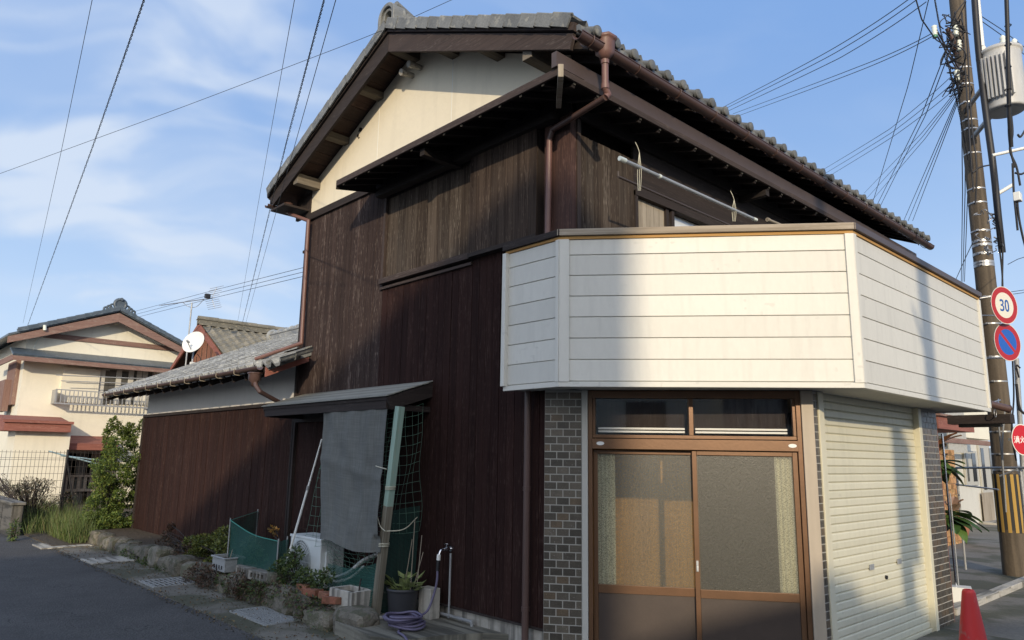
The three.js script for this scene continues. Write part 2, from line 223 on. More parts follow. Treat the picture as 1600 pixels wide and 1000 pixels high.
const leafS = std({ vertexColors: true, side: THREE.DoubleSide, roughness: 0.8 });
const GREENS = [[0.075, 0.12, 0.022], [0.055, 0.10, 0.02], [0.11, 0.15, 0.03], [0.04, 0.075, 0.016]];
const YELG = [[0.16, 0.19, 0.03], [0.12, 0.15, 0.025], [0.20, 0.20, 0.04], [0.07, 0.10, 0.02]];
const RUST = [[0.10, 0.045, 0.025], [0.07, 0.035, 0.02], [0.13, 0.07, 0.035], [0.05, 0.045, 0.02]];
const blob = (c, r) => () => { const t = rr(0, 6.2832), z = rr(-1, 1), q = Math.sqrt(1 - z * z), k = Math.cbrt(rr(0.15, 1)); const o = V(Math.cos(t) * q, z, Math.sin(t) * q); return [V(c.x + o.x * r.x * k, c.y + o.y * r.y * k, c.z + o.z * r.z * k), o]; };
const blobs = list => { const w = list.map(([c, r]) => blob(c, r)); return () => w[Math.floor(rnd() * w.length)](); };

// ================================================================== ground
const XW = 4.83, ZF = -4.374, ZS = -2.824, ZB = -9.58;        // house planes: side wall, upper front, shop front, back
struct('ground', [uvm(new THREE.PlaneGeometry(900, 900).rotateX(-Math.PI / 2).translate(0, -0.03, 0))], M.soil);
{
  const sh = prism('y', [[-40, -300], [3.30, -300], [3.30, -5.2], [3.75, -4.2], [5.3, -2.1], [8.7, -2.0], [60, -2.0], [60, 40], [-40, 40]], -0.3, 0, 'z');
  struct('road', [sh], M.asphalt);
  struct('gutter_strip', [prism('y', [[3.30, -60], [3.96, -60], [3.96, -6.4], [3.86, -5.5], [4.84, -4.6], [6.2, -2.83], [9.0, -2.83], [9.0, -2.0], [5.3, -2.1], [3.75, -4.2], [3.30, -5.2]], -0.3, 0.004, 'z')], M.paving);
  const a = ony(1526, 950, 0.0), b = ony(1600, 918, 0.0);
  struct('forecourt', [prism('y', [[9.0, -2.0], [60, -2.0], [60, -9], [9.42, -9], [9.42, -2.83], [9.0, -2.83]], -0.3, 0.006, 'x')], M.paving);
  const kd = b.clone().sub(a).normalize(), far = a.clone().addScaledVector(kd, 14), nn = V(kd.z, 0, -kd.x);
  const a0 = a.clone().addScaledVector(kd, -0.75);
  const pv = struct('pavement', [prism('y', [[a0.x, a0.z], [far.x, far.z], [far.x, far.z - 5], [a0.x, -8]].map(p => [p[0] - 0.0, p[1] - 0.12]), -0.2, 0.062, 'x')], M.paving);
  // joints cut the pavement into slabs
  const kerb = tag(new THREE.Group(), 'pale concrete kerb stones edging the raised pavement by the shop', 'kerb'); kerb.name = 'kerb'; scene.add(kerb);
  for (let i = 0; i < 14; i++) { const g = rbx(0.006, 0.594, -0.1, 0.085, -0.13, 0, 0.012, 'x'); g.rotateY(-Math.atan2(kd.z, kd.x)); const p = a0.clone().addScaledVector(kd, i * 0.6); mesh('kerb_stone', [g.translate(p.x, 0, p.z)], M.concPale, kerb); }
  const slabs = [];
  for (let i = 0; i < 6; i++) for (let j = 0; j < 3; j++) { const x = 9.6 + i * 0.62, z = -3.35 - j * 0.62; const p = V(x, 0, z); if (p.clone().sub(a0).dot(nn) > 0) continue; slabs.push([x, z]); }
  for (const [x, z] of slabs) mesh('paving_slab', [rbx(x, x + 0.608, 0.05, 0.076 + rr(0, 0.004), z - 0.608, z, 0.004, 'x')], M.paving, pv);
}

// ================================================================== the corner house
const H = thing('corner_house', 'two-storey dark timber house with cream gable and angled corner shopfront', 'house');
{
  // ---- side wall
  mesh('foundation', [bx(4.85, 5.0, -0.1, 0.25, ZB, -4.62)], M.concPale, H);
  mesh('wall', [bx(4.862, 5.0, 0.25, 2.40, ZB + 0.01, -4.64), bx(4.862, 5.0, 2.40, 5.12, ZB + 0.01, -4.40), bx(4.862, 12.9, 0.25, 5.2, ZB, ZB + 0.12), bx(12.78, 12.9, 0.25, 5.2, ZB, ZF), bx(5.0, 12.8, 2.5, 5.1, ZF - 0.3, ZF - 0.2), bx(9.3, 9.42, -0.1, 2.3, ZF - 0.1, -3.0)], M.brownDk, H);
  const plank = (x0, x1, y0, y1, z0, z1, m, p = H) => mesh('plank', [bx(x0, x1, y0, y1, z0, z1)], m, p);
  const run = (za, zb, pitchW, y0, y1, set, x = XW) => { const n = Math.round((zb - za) / pitchW), w = (zb - za) / n; for (let i = 0; i < n; i++) { const o = rr(-0.002, 0.003); plank(x - o, x + 0.022, y0 + rr(-0.008, 0.006), y1, za + i * w + 0.003, za + (i + 1) * w - 0.002, set[Math.floor(rnd() * set.length)]); } };
  run(ZB, -7.53, 0.103, 2.36, 5.10, M.siding);
  run(-8.52, -7.53, 0.12, 0.25, 2.36, M.sidingRed);
  run(-7.53, -5.79, 0.114, 0.25, 3.74, M.sidingMid); run(-5.79, -4.66, 0.114, 0.25, 3.86, M.sidingMid);
  mesh('trim_board', [bx(4.79, 4.85, 5.10, 5.20, ZB - 0.03, -7.5, 'z')], M.brownDk, H);
  mesh('trim_board', [bx(4.812, 4.85, 0.235, 0.252, ZB, -4.64, 'z')], M.brownDk, H);
  mesh('corner_post', [bx(4.80, 4.92, 0.2, 5.1, ZB - 0.05, ZB)], M.brownDk, H);
  // side door behind the canopy
  const door = part('side_door', H);
  mesh('frame', [bx(4.80, 4.86, 0.2, 2.25, -9.60, -9.53), bx(4.80, 4.86, 0.2, 2.25, -8.54, -8.48), bx(4.80, 4.86, 2.15, 2.25, -9.53, -8.54, 'z')], M.brownDk, door);
  mesh('panel', [bx(4.846, 4.862, 0.75, 2.15, -9.53, -8.54), bx(4.85, 4.86, 0.22, 0.7, -9.53, -8.54), bx(4.835, 4.86, 0.70, 0.75, -9.53, -8.54, 'z')], M.sidingRed[1], door);
  // boarded window and the raised boarding beside it
  const bw = part('boarded_window', H);
  for (let i = 0; i < 8; i++) mesh('board', [bx(4.843, 4.862, 3.87, 4.92, -7.49 + i * 0.2075 + 0.002, -7.49 + (i + 1) * 0.2075 - 0.002)], M.grey[(i * 7 + 2) % 4], bw);
  mesh('sill', [bx(4.77, 4.86, 3.80, 3.868, -7.54, -5.79, 'z'), bx(4.80, 4.86, 3.735, 3.765, -7.56, -5.79, 'z')], M.brown, bw);
  mesh('stile', [bx(4.80, 4.86, 3.87, 5.0, -7.54, -7.495)], M.brown, bw);
  mesh('stile', [bx(4.79, 4.86, 3.87, 5.0, -5.83, -5.79)], M.brown, bw);
  const rb = part('raised_boarding', H);
  { const n = 9, w = 1.02 / n; for (let i = 0; i < n; i++) mesh('board', [bx(4.752 + rr(0, 0.004), 4.775, 3.84, 4.98, -5.785 + i * w + 0.002, -5.785 + (i + 1) * w - 0.001)], M.siding[(i * 5 + 1) % 4].clone(), rb); for (const c of rb.children) { c.material = M.grey[(rnd() * 4) | 0].clone(); c.material.color.multiplyScalar(0.7); c.material.color.r *= 1.08; } }
  mesh('box_frame', [bx(4.776, 4.86, 3.85, 4.98, -5.785, -4.77), bx(4.745, 4.83, 3.80, 3.845, -5.79, -4.765, 'z')], M.brownDk, H);
  // corner of the upper storey
  plank(4.80, 4.83, 3.4, 4.98, -4.70, -4.60, M.brownRed); mesh('corner_board', [bx(4.815, 4.90, 3.0, 5.0, -4.60, -4.375)], M.brownRed, H);
  // ---- gable
  const RZ = -7.06, gy = z => 6.80 - 0.4485 * Math.abs(z - RZ);
  mesh('gable_plaster', [prism('x', [[ZB, 5.15], [-4.40, 5.05], [-4.40, gy(-4.40)], [RZ, gy(RZ)], [ZB, gy(ZB)]], 4.842, 4.98)], M.plaster, H);
  mesh('gable_plaster', [prism('x', [[ZB, 5.15], [-4.40, 5.05], [-4.40, gy(-4.40)], [RZ, gy(RZ)], [ZB, gy(ZB)]], 12.78, 12.9)], M.plaster, H);
  mesh('plaster_joint', [bx(4.8395, 4.845, 5.1, gy(-6.27), -6.275, -6.268)], M.whitePl, H);
  mesh('plaster_joint', [bx(4.8395, 4.845, 5.1, gy(-7.84), -7.845, -7.838)], M.whitePl, H);
  { const sh = []; for (const [z, y, a, b] of [[-8.30, 6.13, 0.05, 0.035], [-8.36, 6.06, 0.03, 0.025], [-8.33, 6.02, 0.018, 0.014]]) { const p = []; for (let i = 0; i < 9; i++) { const t = i * 0.698, k = rr(0.7, 1.25); p.push([z + Math.cos(t) * a * k, y + Math.sin(t) * b * k]); } sh.push(prism('x', p, 4.838, 4.8415)); } mesh('chipped_plaster', sh, M.brownDk, H); }
  for (const [z, y] of [[-7.09, 6.455], [-6.93, 6.50]]) { const v = part('vent_pipe', H); mesh('pipe', [rod([4.84, y, z], [4.70, y - 0.01, z], 0.036, 0.036, 14)], M.concPale, v); mesh('hood', [rod([4.72, y - 0.01, z], [4.655, y - 0.02, z], 0.045, 0.043, 14)], M.concPale, v); }
  // ---- purlins, barge boards and the boards of the overhang
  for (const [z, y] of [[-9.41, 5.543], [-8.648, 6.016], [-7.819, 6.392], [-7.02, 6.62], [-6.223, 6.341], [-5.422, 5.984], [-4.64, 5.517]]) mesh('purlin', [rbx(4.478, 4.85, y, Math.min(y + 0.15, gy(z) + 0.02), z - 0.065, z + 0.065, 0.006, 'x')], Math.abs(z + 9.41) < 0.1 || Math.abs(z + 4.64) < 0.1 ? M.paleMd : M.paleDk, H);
  mesh('barge_board', [prism('x', [[RZ, 6.854], [RZ, 6.610], [-4.04, 5.345], [-4.0, 5.487]], 4.437, 4.475, 'z')], M.brown, H);
  mesh('barge_board', [prism('x', [[RZ - 0.002, 6.854], [-10.15, 5.487], [-10.0, 5.36], [RZ - 0.002, 6.610]], 4.435, 4.473, 'z')], M.brownDk, H);
  mesh('verge_board', [prism('x', [[RZ, 6.94], [RZ, 6.868], [-3.98, 5.497], [-3.96, 5.567]], 4.41, 4.475, 'z')], M.brown, H);
  mesh('verge_board', [prism('x', [[RZ - 0.002, 6.94], [-10.19, 5.573], [-10.17, 5.503], [RZ - 0.002, 6.868]], 4.41, 4.475, 'z')], M.brownDk, H);
  for (const s of [-1, 1]) for (let i = 0; i < 14; i++) {
    const w = 0.218, L = w * 1.096, g = uvm(new THREE.BoxGeometry(0.38, 0.014, L - 0.006), 'x', rnd() * 3, rnd() * 3); const dz = (i + 0.5) * w;
    mesh('soffit_board', [xf(g, V(4.665, 6.835 - 0.4485 * dz, RZ + s * dz), 0, Math.atan(0.4485) * s)], M.soffit[(i + (s + 1)) % 3], H);
  }
  const slab = (x0, x1, ya, th) => prism('x', [[RZ, ya], [-3.86, ya - 0.4485 * 3.2], [-3.86, ya - 0.4485 * 3.2 + th], [RZ, ya + th], [-10.22, ya - 0.4485 * 3.16 + th], [-10.22, ya - 0.4485 * 3.16]], x0, x1, 'x');
  mesh('roof_deck', [slab(4.48, 13.2, 6.86, 0.05)], M.brownDk, H);
  // ---- roof tiles
  const wave = (w, L, lip = 0.032) => {                        // pantile: shallow trough and roll, course length L along -z (downhill)
    const n = 9, prof = []; for (let i = 0; i <= n; i++) { const t = i / n; prof.push([t * w, 0.034 * Math.cos(t * 6.2832 * 0.92 + 0.35) + 0.012 * Math.cos(t * 12.566)]); }
    const pos = [], idx = []; const push = (x, y, z) => pos.push(x, y, z);
    for (const [x, y] of prof) { push(x, y, 0); push(x, y + 0.012, L); push(x, y - lip + 0.006, L); }
    for (let i = 0; i < n; i++) { const a = i * 3, b = a + 3; idx.push(a, a + 1, b, b, a + 1, b + 1, a + 1, a + 2, b + 1, b + 1, a + 2, b + 2); }
    const g = new THREE.BufferGeometry(); g.setAttribute('position', new THREE.Float32BufferAttribute(pos, 3)); g.setIndex(idx); const h = g.toNonIndexed(); h.computeVertexNormals(); h.setAttribute('uv', new THREE.Float32BufferAttribute(new Float32Array(h.attributes.position.count * 2), 2)); return h;
  };
  globalThis.pantile = wave;
  const slope = Math.atan(0.4485), pit = 0.266;
  { const list = [], base = wave(pit, 0.27);
    for (let c = 0; c < 33; c++) for (let k = 0; k < 14; k++) for (const s of [1, -1]) {
      const d = 0.12 + k * 0.238, g = base.clone(); if (s < 0) g.rotateY(Math.PI).translate(pit, 0, 0); g.rotateX(s * slope);
      const t = xf(g, V(4.46 + c * pit, 6.93 - d * Math.sin(slope), RZ + s * d * Math.cos(slope))); list.push(uvm(t, 'z')); }
    mesh('roof_tiles', list, M.roof[0], H, 'stuff'); }
  for (let c = 0; c < 33; c++) {                               // front eave: roll ends with round faces
    const x = 4.50 + c * pit, g = [rod([x, 5.52, -3.98], [x, 5.432, -3.775], 0.042, 0.042, 14), rod([x, 5.432, -3.782], [x, 5.428, -3.760], 0.053, 0.050, 16), uvm(new THREE.SphereGeometry(0.053, 14, 6, 0, 6.2832, 0, 1.57).rotateX(Math.PI / 2).scale(1, 1, 0.3).translate(x, 5.428, -3.761)), bx(x - 0.21, x - 0.052, 5.365, 5.42, -3.83, -3.80, 'x')];
    mesh('eave_tile', g, M.roofDk[c % 3], H);
  }
  for (const s of [1, -1]) for (let k = 0; k < 14; k++) {      // verge tiles with hanging aprons
    const L = 0.252, d = 0.16 + k * 0.238, g = [uvm(new THREE.BoxGeometry(0.17, 0.02, L).translate(0.085, 0.012, 0)), uvm(new THREE.BoxGeometry(0.02, 0.125, L).translate(0.0, -0.04, 0)), uvm(new THREE.CylinderGeometry(0.02, 0.02, L, 8).rotateX(Math.PI / 2).translate(0.008, 0.016, 0)), uvm(new THREE.BoxGeometry(0.024, 0.03, 0.016).translate(-0.002, -0.085, -s * L * 0.42))];
    const all = mg(g).rotateX(s * 0.05); mesh('verge_tile', [uvm(xf(all, V(4.385 + rr(-0.003, 0.003), 7.01 - d * Math.sin(slope), RZ + s * d * Math.cos(slope)), 0, s * slope), 'z', rnd() * 2, rnd() * 2)], M.roof[k % 3], H);
  }
  mesh('ridge_cap', [bx(4.5, 13.2, 6.90, 7.0, RZ - 0.08, RZ + 0.08, 'x'), bx(4.5, 13.2, 7.002, 7.03, RZ - 0.1, RZ + 0.1, 'x'), uvm(new THREE.CylinderGeometry(0.07, 0.07, 8.7, 16, 1).rotateZ(Math.PI / 2).translate(8.86, 7.055, RZ), 'x')], M.roof[1], H);
  { // ridge-end ornament
    const f = part('ridge_ornament', H), c = V(4.47, 6.955, RZ);
    f.position.set(0, 0, 0); const arch = (r, t, x0, x1) => { const s = new THREE.Shape(); s.absarc(0, 0.09, r, 0, Math.PI); s.lineTo(-r, -0.05); s.lineTo(r, -0.05); const h = new THREE.Path(); h.absarc(0, 0.09, r - t, 0, Math.PI); h.lineTo(-(r - t), -0.05); h.lineTo(r - t, -0.05); s.holes.push(h); return uvm(new THREE.ExtrudeGeometry(s, { depth: x1 - x0, bevelEnabled: true, bevelSize: 0.006, bevelThickness: 0.006, bevelSegments: 1 }).rotateY(-Math.PI / 2).translate(x1, 0, 0), 'x'); };
    mesh('arch', [arch(0.17, 0.04, -0.09, 0.09).translate(c.x, c.y + 0.02, c.z), arch(0.115, 0.03, -0.06, 0.09).translate(c.x, c.y + 0.02, c.z)], M.roof[2], f);
    mesh('back_plate', [bx(c.x + 0.02, c.x + 0.06, c.y - 0.05, c.y + 0.22, c.z - 0.12, c.z + 0.12)], M.roof[1], f);
    mesh('roll', [rod([c.x - 0.02, c.y + 0.26, c.z + 0.09], [c.x + 0.42, c.y + 0.17, c.z + 0.03], 0.05, 0.05, 16)], M.roof[0], f);
    mesh('scroll', [...[0, 1, 2].map(i => uvm(new THREE.TorusGeometry(0.055 - i * 0.008, 0.018, 8, 16).rotateY(Math.PI / 2).translate(c.x - 0.02, c.y - 0.0 - i * 0.045, c.z + 0.15 + i * 0.075))), bx(c.x, c.x + 0.06, c.y - 0.12, c.y + 0.03, c.z + 0.1, c.z + 0.34, 'z')], M.roof[2], f);
    mesh('disc', [rod([c.x - 0.02, c.y - 0.02, c.z - 0.12], [c.x - 0.07, c.y - 0.02, c.z - 0.12], 0.085, 0.082, 22), uvm(new THREE.SphereGeometry(0.08, 16, 8).scale(0.3, 1, 1).translate(c.x - 0.07, c.y - 0.02, c.z - 0.12))], M.roofPale[1], f);
  }
  // ---- front eave: rafters, fascia, gutter
  for (let i = 0; i < 26; i++) { const x = 4.55 + i * 0.333, g = bx(-0.025, 0.025, -0.035, 0.035, 0, 0.56, 'z'); mesh('rafter', [xf(g, V(x, 5.585, -4.40), 0, slope), bx(x - 0.02, x + 0.02, 5.30, 5.325, -3.889, -3.884)], M.brownDk, H); }
  mesh('eave_beam', [bx(4.19, 13.0, 5.055, 5.195, -4.03, -3.97, 'x')], M.band, H);
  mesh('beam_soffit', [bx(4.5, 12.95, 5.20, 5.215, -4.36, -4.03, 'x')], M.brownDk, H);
  const half = (r, t, len) => { const s = new THREE.Shape(); s.absarc(0, 0, r, Math.PI, 0); s.lineTo(r - t, 0); s.absarc(0, 0, r - t, 0, Math.PI, true); s.lineTo(-r, 0); return new THREE.ExtrudeGeometry(s, { depth: len, bevelEnabled: false, curveSegments: 12 }); };
  globalThis.halfPipe = half;
  const gut = part('gutter', H);
  mesh('channel', [uvm(half(0.058, 0.004, 8.92).rotateY(Math.PI / 2).translate(4.27, 5.325, -3.80), 'x'), rod([4.27, 5.327, -3.742], [13.19, 5.327, -3.742], 0.007, 0.007, 6)], M.gutter, gut);
  for (let i = 0; i < 14; i++) { const x = 4.42 + i * 0.66; mesh('bracket', [tube([[x, 5.335, -3.736], [x, 5.29, -3.742], [x, 5.262, -3.79], [x, 5.275, -3.85], [x, 5.33, -3.90]], 0.005, 16, 5)], M.gutter, gut); }
  const dp = part('downpipe', H);
  const C0 = onz(945, 62, -3.79);
  mesh('collector_box', [lathe([[0.0, -0.13], [0.045, -0.13], [0.05, -0.10], [0.088, -0.07], [0.092, 0.05], [0.112, 0.055], [0.112, 0.085], [0.1, 0.085], [0, 0.08]], 6).rotateY(0.5).translate(C0.x, C0.y - 0.07, C0.z)], M.pipe, dp);
  const E1 = onz(944, 140, -3.79), E2 = onz(950, 148, -3.79), E3 = onz(946, 152, -3.80), E4 = onx(863, 203, 4.765), E5 = onx(858.5, 218, 4.765), E6 = onx(856, 372, 4.765);
  mesh('upper_run', [bend([V(C0.x, C0.y - 0.19, C0.z), V(C0.x, E1.y + 0.02, C0.z), E2, E3], 0.031), rod([C0.x, C0.y - 0.20, C0.z], [C0.x, C0.y - 0.24, C0.z], 0.038, 0.038, 14), rod([C0.x, E1.y + 0.06, C0.z], [C0.x, E1.y + 0.01, C0.z], 0.037, 0.037, 14)], M.pipe, dp);
  mesh('slanted_run', [bend([E3, E4, E5], 0.030)], M.gutter, dp);
  mesh('wall_run', [bend([E5, E6, V(E6.x, 3.55, E6.z)], 0.030)], M.pipe, dp);
  const lp = part('downpipe', H);
  mesh('pipe', [rod([4.765, 2.33, -4.86], [4.765, 0.0, -4.86], 0.032, 0.032, 14), rod([4.765, 1.46, -4.86], [4.765, 1.42, -4.86], 0.037, 0.037, 14), rod([4.765, 0.42, -4.86], [4.765, 0.38, -4.86], 0.037, 0.037, 14)], M.gutter, lp);
  // back corner downpipe with hopper under the back eave
  const bp = part('downpipe', H), q0 = onx(450, 326, 4.62), q1 = onx(452, 334, 4.62), q2 = onx(482, 345, 4.74), q3 = onx(471, 536, 4.74), q4 = onx(399, 561, 4.32);
  mesh('pipe', [bend([q1, q2, q3, q4], 0.028)], M.pipe, bp); mesh('hopper', [lathe([[0, -0.1], [0.035, -0.1], [0.04, -0.05], [0.07, 0], [0.07, 0.05], [0, 0.05]], 8).translate(q0.x, q0.y + 0.03, q0.z)], M.gutter, bp);
  mesh('back_gutter', [uvm(half(0.055, 0.004, 8.8).rotateY(Math.PI / 2).translate(4.45, 5.44, -10.27), 'x')], M.gutter, H);
  mesh('back_eave_board', [bx(4.42, 4.86, 5.26, 5.29, -10.03, ZB - 0.02, 'x'), bx(4.82, 4.86, 5.2, 5.55, -10.02, ZB)], M.brownDk, H);
  mesh('window_hood', [bx(4.86, 5.6, 4.66, 4.70, ZB - 0.22, ZB - 0.05, 'x'), bx(4.88, 5.6, 4.56, 4.66, ZB - 0.18, ZB - 0.05, 'x')], M.brownDk, H);
  // ---- pent roof round the corner
  const po = part('pent_roof', H), XE = 4.23, ZE = -3.96, ZT = -7.73;
  mesh('side_sheet', [prism('z', [[XE, 5.03], [4.85, 5.215], [4.85, 5.24], [XE, 5.055]], ZT, -4.40, 'z')], M.brownDeep, po);
  mesh('front_sheet', [prism('x', [[ZE, 5.02], [-4.37, 5.14], [-4.37, 5.165], [ZE, 5.045]], XE + 0.3, 12.95, 'x')], M.brownDeep, po);
  { const g = new THREE.BufferGeometry(), a = [XE, 5.034, ZT + 3.3], q = (p) => p; const P = [[XE, 5.034, -4.41], [XE, 5.034, ZE], [XE + 0.31, 5.034, ZE], [4.85, 5.21, -4.41]]; const tri = [[0, 3, 1], [1, 3, 2]]; const pos = []; for (const t of tri) for (const i of t) pos.push(...P[i]); const n = pos.length; for (const t of tri) for (const i of [t[0], t[2], t[1]]) pos.push(P[i][0], P[i][1] + 0.02, P[i][2]); g.setAttribute('position', new THREE.Float32BufferAttribute(pos, 3)); g.computeVertexNormals(); mesh('hip_sheet', [uvm(g, 'z')], M.brownDeep, po); }
  mesh('edge_board', [bx(XE - 0.012, XE + 0.012, 4.985, 5.055, ZT - 0.01, ZE + 0.012, 'z')], M.brown, po);
  mesh('edge_board', [bx(XE + 0.013, 12.95, 4.985, 5.04, ZE - 0.012, ZE + 0.011, 'x')], M.brown, po);
  mesh('end_board', [prism('z', [[XE, 4.95], [4.84, 5.06], [4.84, 5.21], [XE, 5.03]], ZT - 0.03, ZT - 0.012, 'x')], M.brownDeep, po);
  mesh('hip_end', [xf(rbx(-0.024, 0.024, -0.07, 0.05, -0.03, 0.55, 0.004), V(XE - 0.02, 5.0, ZE + 0.02), Math.PI * 0.75, 0)], M.pale, po);
  for (let i = 0; i < 13; i++) { const z = ZT + 0.12 + i * 0.285, g = bx(0, 0.6, -0.03, 0.02, -0.02, 0.02, 'x'); mesh('rafter', [xf(g, V(XE + 0.03, 5.005, z), 0, 0, 0.29)], M.brownDeep, po); mesh('rafter_tip', [bx(XE + 0.014, XE + 0.022, 4.972, 4.99, z - 0.014, z + 0.014)], M.pale, po); }
  for (let i = 0; i < 27; i++) { const x = XE + 0.2 + i * 0.32, g = bx(-0.02, 0.02, -0.03, 0.02, 0, 0.40, 'z'); mesh('rafter', [xf(g, V(x, 5.09, -4.37), 0, 0.285)], M.brownDeep, po); mesh('rafter_tip', [bx(x - 0.014, x + 0.014, 4.972, 4.988, ZE - 0.024, ZE - 0.015)], M.pale, po); }
  mesh('wall_plate', [bx(4.80, 4.86, 4.98, 5.205, -7.70, -4.40, 'z'), bx(4.90, 12.9, 4.95, 5.135, ZF, ZF + 0.04, 'x'), bx(4.70, 4.80, 4.93, 5.0, -7.6, -4.5, 'z')], M.brownDeep, po);
  mesh('bracket_arm', [bx(4.3, 4.82, 4.9, 4.98, -6.10, -6.02, 'x')], M.brownDeep, po);
  mesh('bracket_arm', [bx(7.9, 7.98, 4.88, 4.95, -4.36, -4.0, 'z')], M.brownDeep, po);
  // ---- upper front wall
  for (let i = 0; i < 7; i++) { const w = 0.127; mesh('plank', [bx(4.90 + i * w + 0.002, 4.90 + (i + 1) * w - 0.002, 3.0, 4.80, ZF - 0.02, ZF + rr(0, 0.004))], M.grey[[3, 1, 3, 0][i % 4]], H); }
  mesh('corner_board', [bx(4.902, 4.95, 3.0, 4.98, ZF + 0.005, ZF + 0.012)], M.brown, H);
  mesh('lintel', [bx(5.79, 12.7, 4.46, 4.95, ZF - 0.03, ZF + 0.0, 'x')], M.brownDk, H);
  const uw = part('upper_window', H);
  mesh('frame', [bx(5.79, 5.835, 3.3, 4.46, ZF - 0.06, ZF + 0.02), bx(6.36, 6.41, 3.3, 4.46, ZF - 0.06, ZF + 0.0), bx(6.45, 6.50, 3.3, 4.46, ZF - 0.06, ZF + 0.01), bx(8.2, 8.26, 3.3, 4.46, ZF - 0.06, ZF + 0.02), bx(5.79, 8.26, 4.41, 4.47, ZF - 0.06, ZF + 0.03, 'x')], M.brownDk, uw);
  mesh('shutter_board', [bx(5.835, 6.08, 3.3, 4.41, ZF - 0.05, ZF - 0.03)], M.pale, uw); mesh('shutter_board', [bx(6.082, 6.36, 3.3, 4.41, ZF - 0.05, ZF - 0.031)], M.pale, uw);
  mesh('pane', [bx(6.50, 8.2, 3.3, 4.41, ZF - 0.045, ZF - 0.04)], M.glass, uw);
  mesh('curtain', [bx(6.50, 8.2, 3.3, 4.41, ZF - 0.09, ZF - 0.08)], M.whitePl, uw);
  mesh('wall_panel', [bx(8.27, 12.7, 3.0, 4.46, ZF - 0.04, ZF - 0.02)], M.brownDk, H);
  mesh('floor', [bx(5.0, 12.78, 2.45, 2.5, ZB + 0.1, ZF, 'x')], M.brownDk, H);

  // ---- balcony
  const B = part('balcony', H);
  const b0 = [4.53, -4.944], b1 = [4.53, -4.246], b2 = [6.106, -2.339], b3 = [9.70, -2.339];
  const seg = (a, b, cb) => { const dx = b[0] - a[0], dz = b[1] - a[1], L = Math.hypot(dx, dz), ang = -Math.atan2(dz, dx); return cb(L, g => xf(g, V(a[0], 0, a[1]), ang)); };   // local x along the face, local +z outward
  for (const [a, b] of [[b0, b1], [b1, b2], [b2, b3]]) seg(a, b, (L, put) => {
    for (let k = 0; k < 7; k++) { const y0 = 2.372 + k * 0.1855, y1 = k === 6 ? 3.622 : y0 + 0.1785; mesh('siding_board', [put(uvm(mg([rbx(0.035, L - 0.035, y0, y1, -0.03, -0.008, 0.003, 'x'), bx(0.035, L - 0.035, y0 - 0.0065, y0 + 0.01, -0.03, -0.022, 'x')]), 'y', rnd() * 3, rnd() * 3))], M.white[(k + Math.round(L)) % 3], B); }
    mesh('backing', [put(bx(0.02, L - 0.02, 2.34, 3.64, -0.12, -0.031, 'x'))], M.whiteDk, B);
    mesh('bottom_flange', [put(rbx(-0.002, L + 0.002, 2.318, 2.362, -0.04, 0.006, 0.004, 'x'))], M.white[0], B);
    mesh('wood_strip', [put(bx(0.0, L, 3.625, 3.650, -0.06, 0.004, 'x'))], M.honey, B);
    mesh('cap', [put(rbx(-0.02, L + 0.02, 3.652 + L * 0.0006, 3.712 + L * 0.0006, -0.17, 0.03, 0.006, 'x'))], L < 1 ? M.brownDk : L < 3 ? M.pale.clone() : M.band, B);
  });
  for (const c of B.children) if (c.name === 'cap' && c.material.map === T.pale.map) c.material.color.setRGB(1.05, 1.02, 1.0);
  const post = (p, ang, w) => mesh('corner_trim', [xf(rbx(-w / 2, w / 2, 2.36, 3.624, -0.05, 0.012, 0.004), V(p[0], 0, p[1]), ang)], M.white[2], B);
  const angC = -Math.atan2(b2[1] - b1[1], b2[0] - b1[0]);
  post([4.545, -4.93], -Math.PI / 2 + Math.PI, 0.05).rotation.set(0, 0, 0);
  post([b1[0] + 0.028, b1[1] + 0.034], angC, 0.088); post([b2[0] - 0.022, b2[1] - 0.026], angC, 0.07); post([b2[0] + 0.02, b2[1]], 0, 0.055); post([b3[0] - 0.02, b3[1]], 0, 0.06); post([b1[0], b1[1] - 0.018], -Math.PI / 2, 0.04);
  mesh('end_panel', [bx(9.66, 9.70, 2.32, 3.65, -4.3, -2.40, 'z')], M.white[1], B);
  mesh('soffit', [prism('y', [[4.56, -4.93], [4.56, -4.26], [6.12, -2.37], [9.67, -2.37], [9.67, -4.40], [4.90, -4.40], [4.83, -4.93]], 2.335, 2.42, 'x')], M.soffitW, B);

  // ---- shop corner
  const c0 = V(6.177, 0, ZS), dc = V(0.609, 0, 0.793), aC = -Math.atan2(0.793, 0.609), put = g => xf(g, c0, aC);   // local x = along the chamfer, z outward
  const tiles = (x0, x1, putf, individual, startHalf, host) => {
    const pw = 0.114, ph = 0.0668, list = [];
    for (let r = 0; r < 35; r++) for (let k = -1; k < 6; k++) {
      let a = x0 + k * pw + (r % 2 ? pw / 2 : 0) + startHalf, b = a + pw - 0.009; a = Math.max(a, x0 + 0.002); b = Math.min(b, x1 - 0.002); if (b - a < 0.012) continue;
      const y = -0.02 + r * ph, g = putf(bx(a, b, y, y + ph - 0.009, -0.012, rr(-0.0012, 0.001), 'x'));
      if (individual) mesh('tile', [g], M.tile[Math.floor(rnd() * M.tile.length)], host); else list.push(g);
    }
    return list;
  };
  const pl = part('tiled_pillar', H);
  mesh('grout', [put(bx(-2.30, -1.965, -0.1, 2.33, -0.14, -0.004))], M.grout, pl);
  tiles(-2.30, -1.968, put, true, 0, pl);
  const pm = part('tiled_pillar', H), putS = g => xf(g, V(0, 0, ZS), 0);
  mesh('grout', [putS(bx(6.20, 6.315, -0.1, 2.33, -0.12, -0.004))], M.grout, pm); tiles(6.205, 6.312, putS, true, 0, pm);
  const pr = part('tiled_pillar', H);
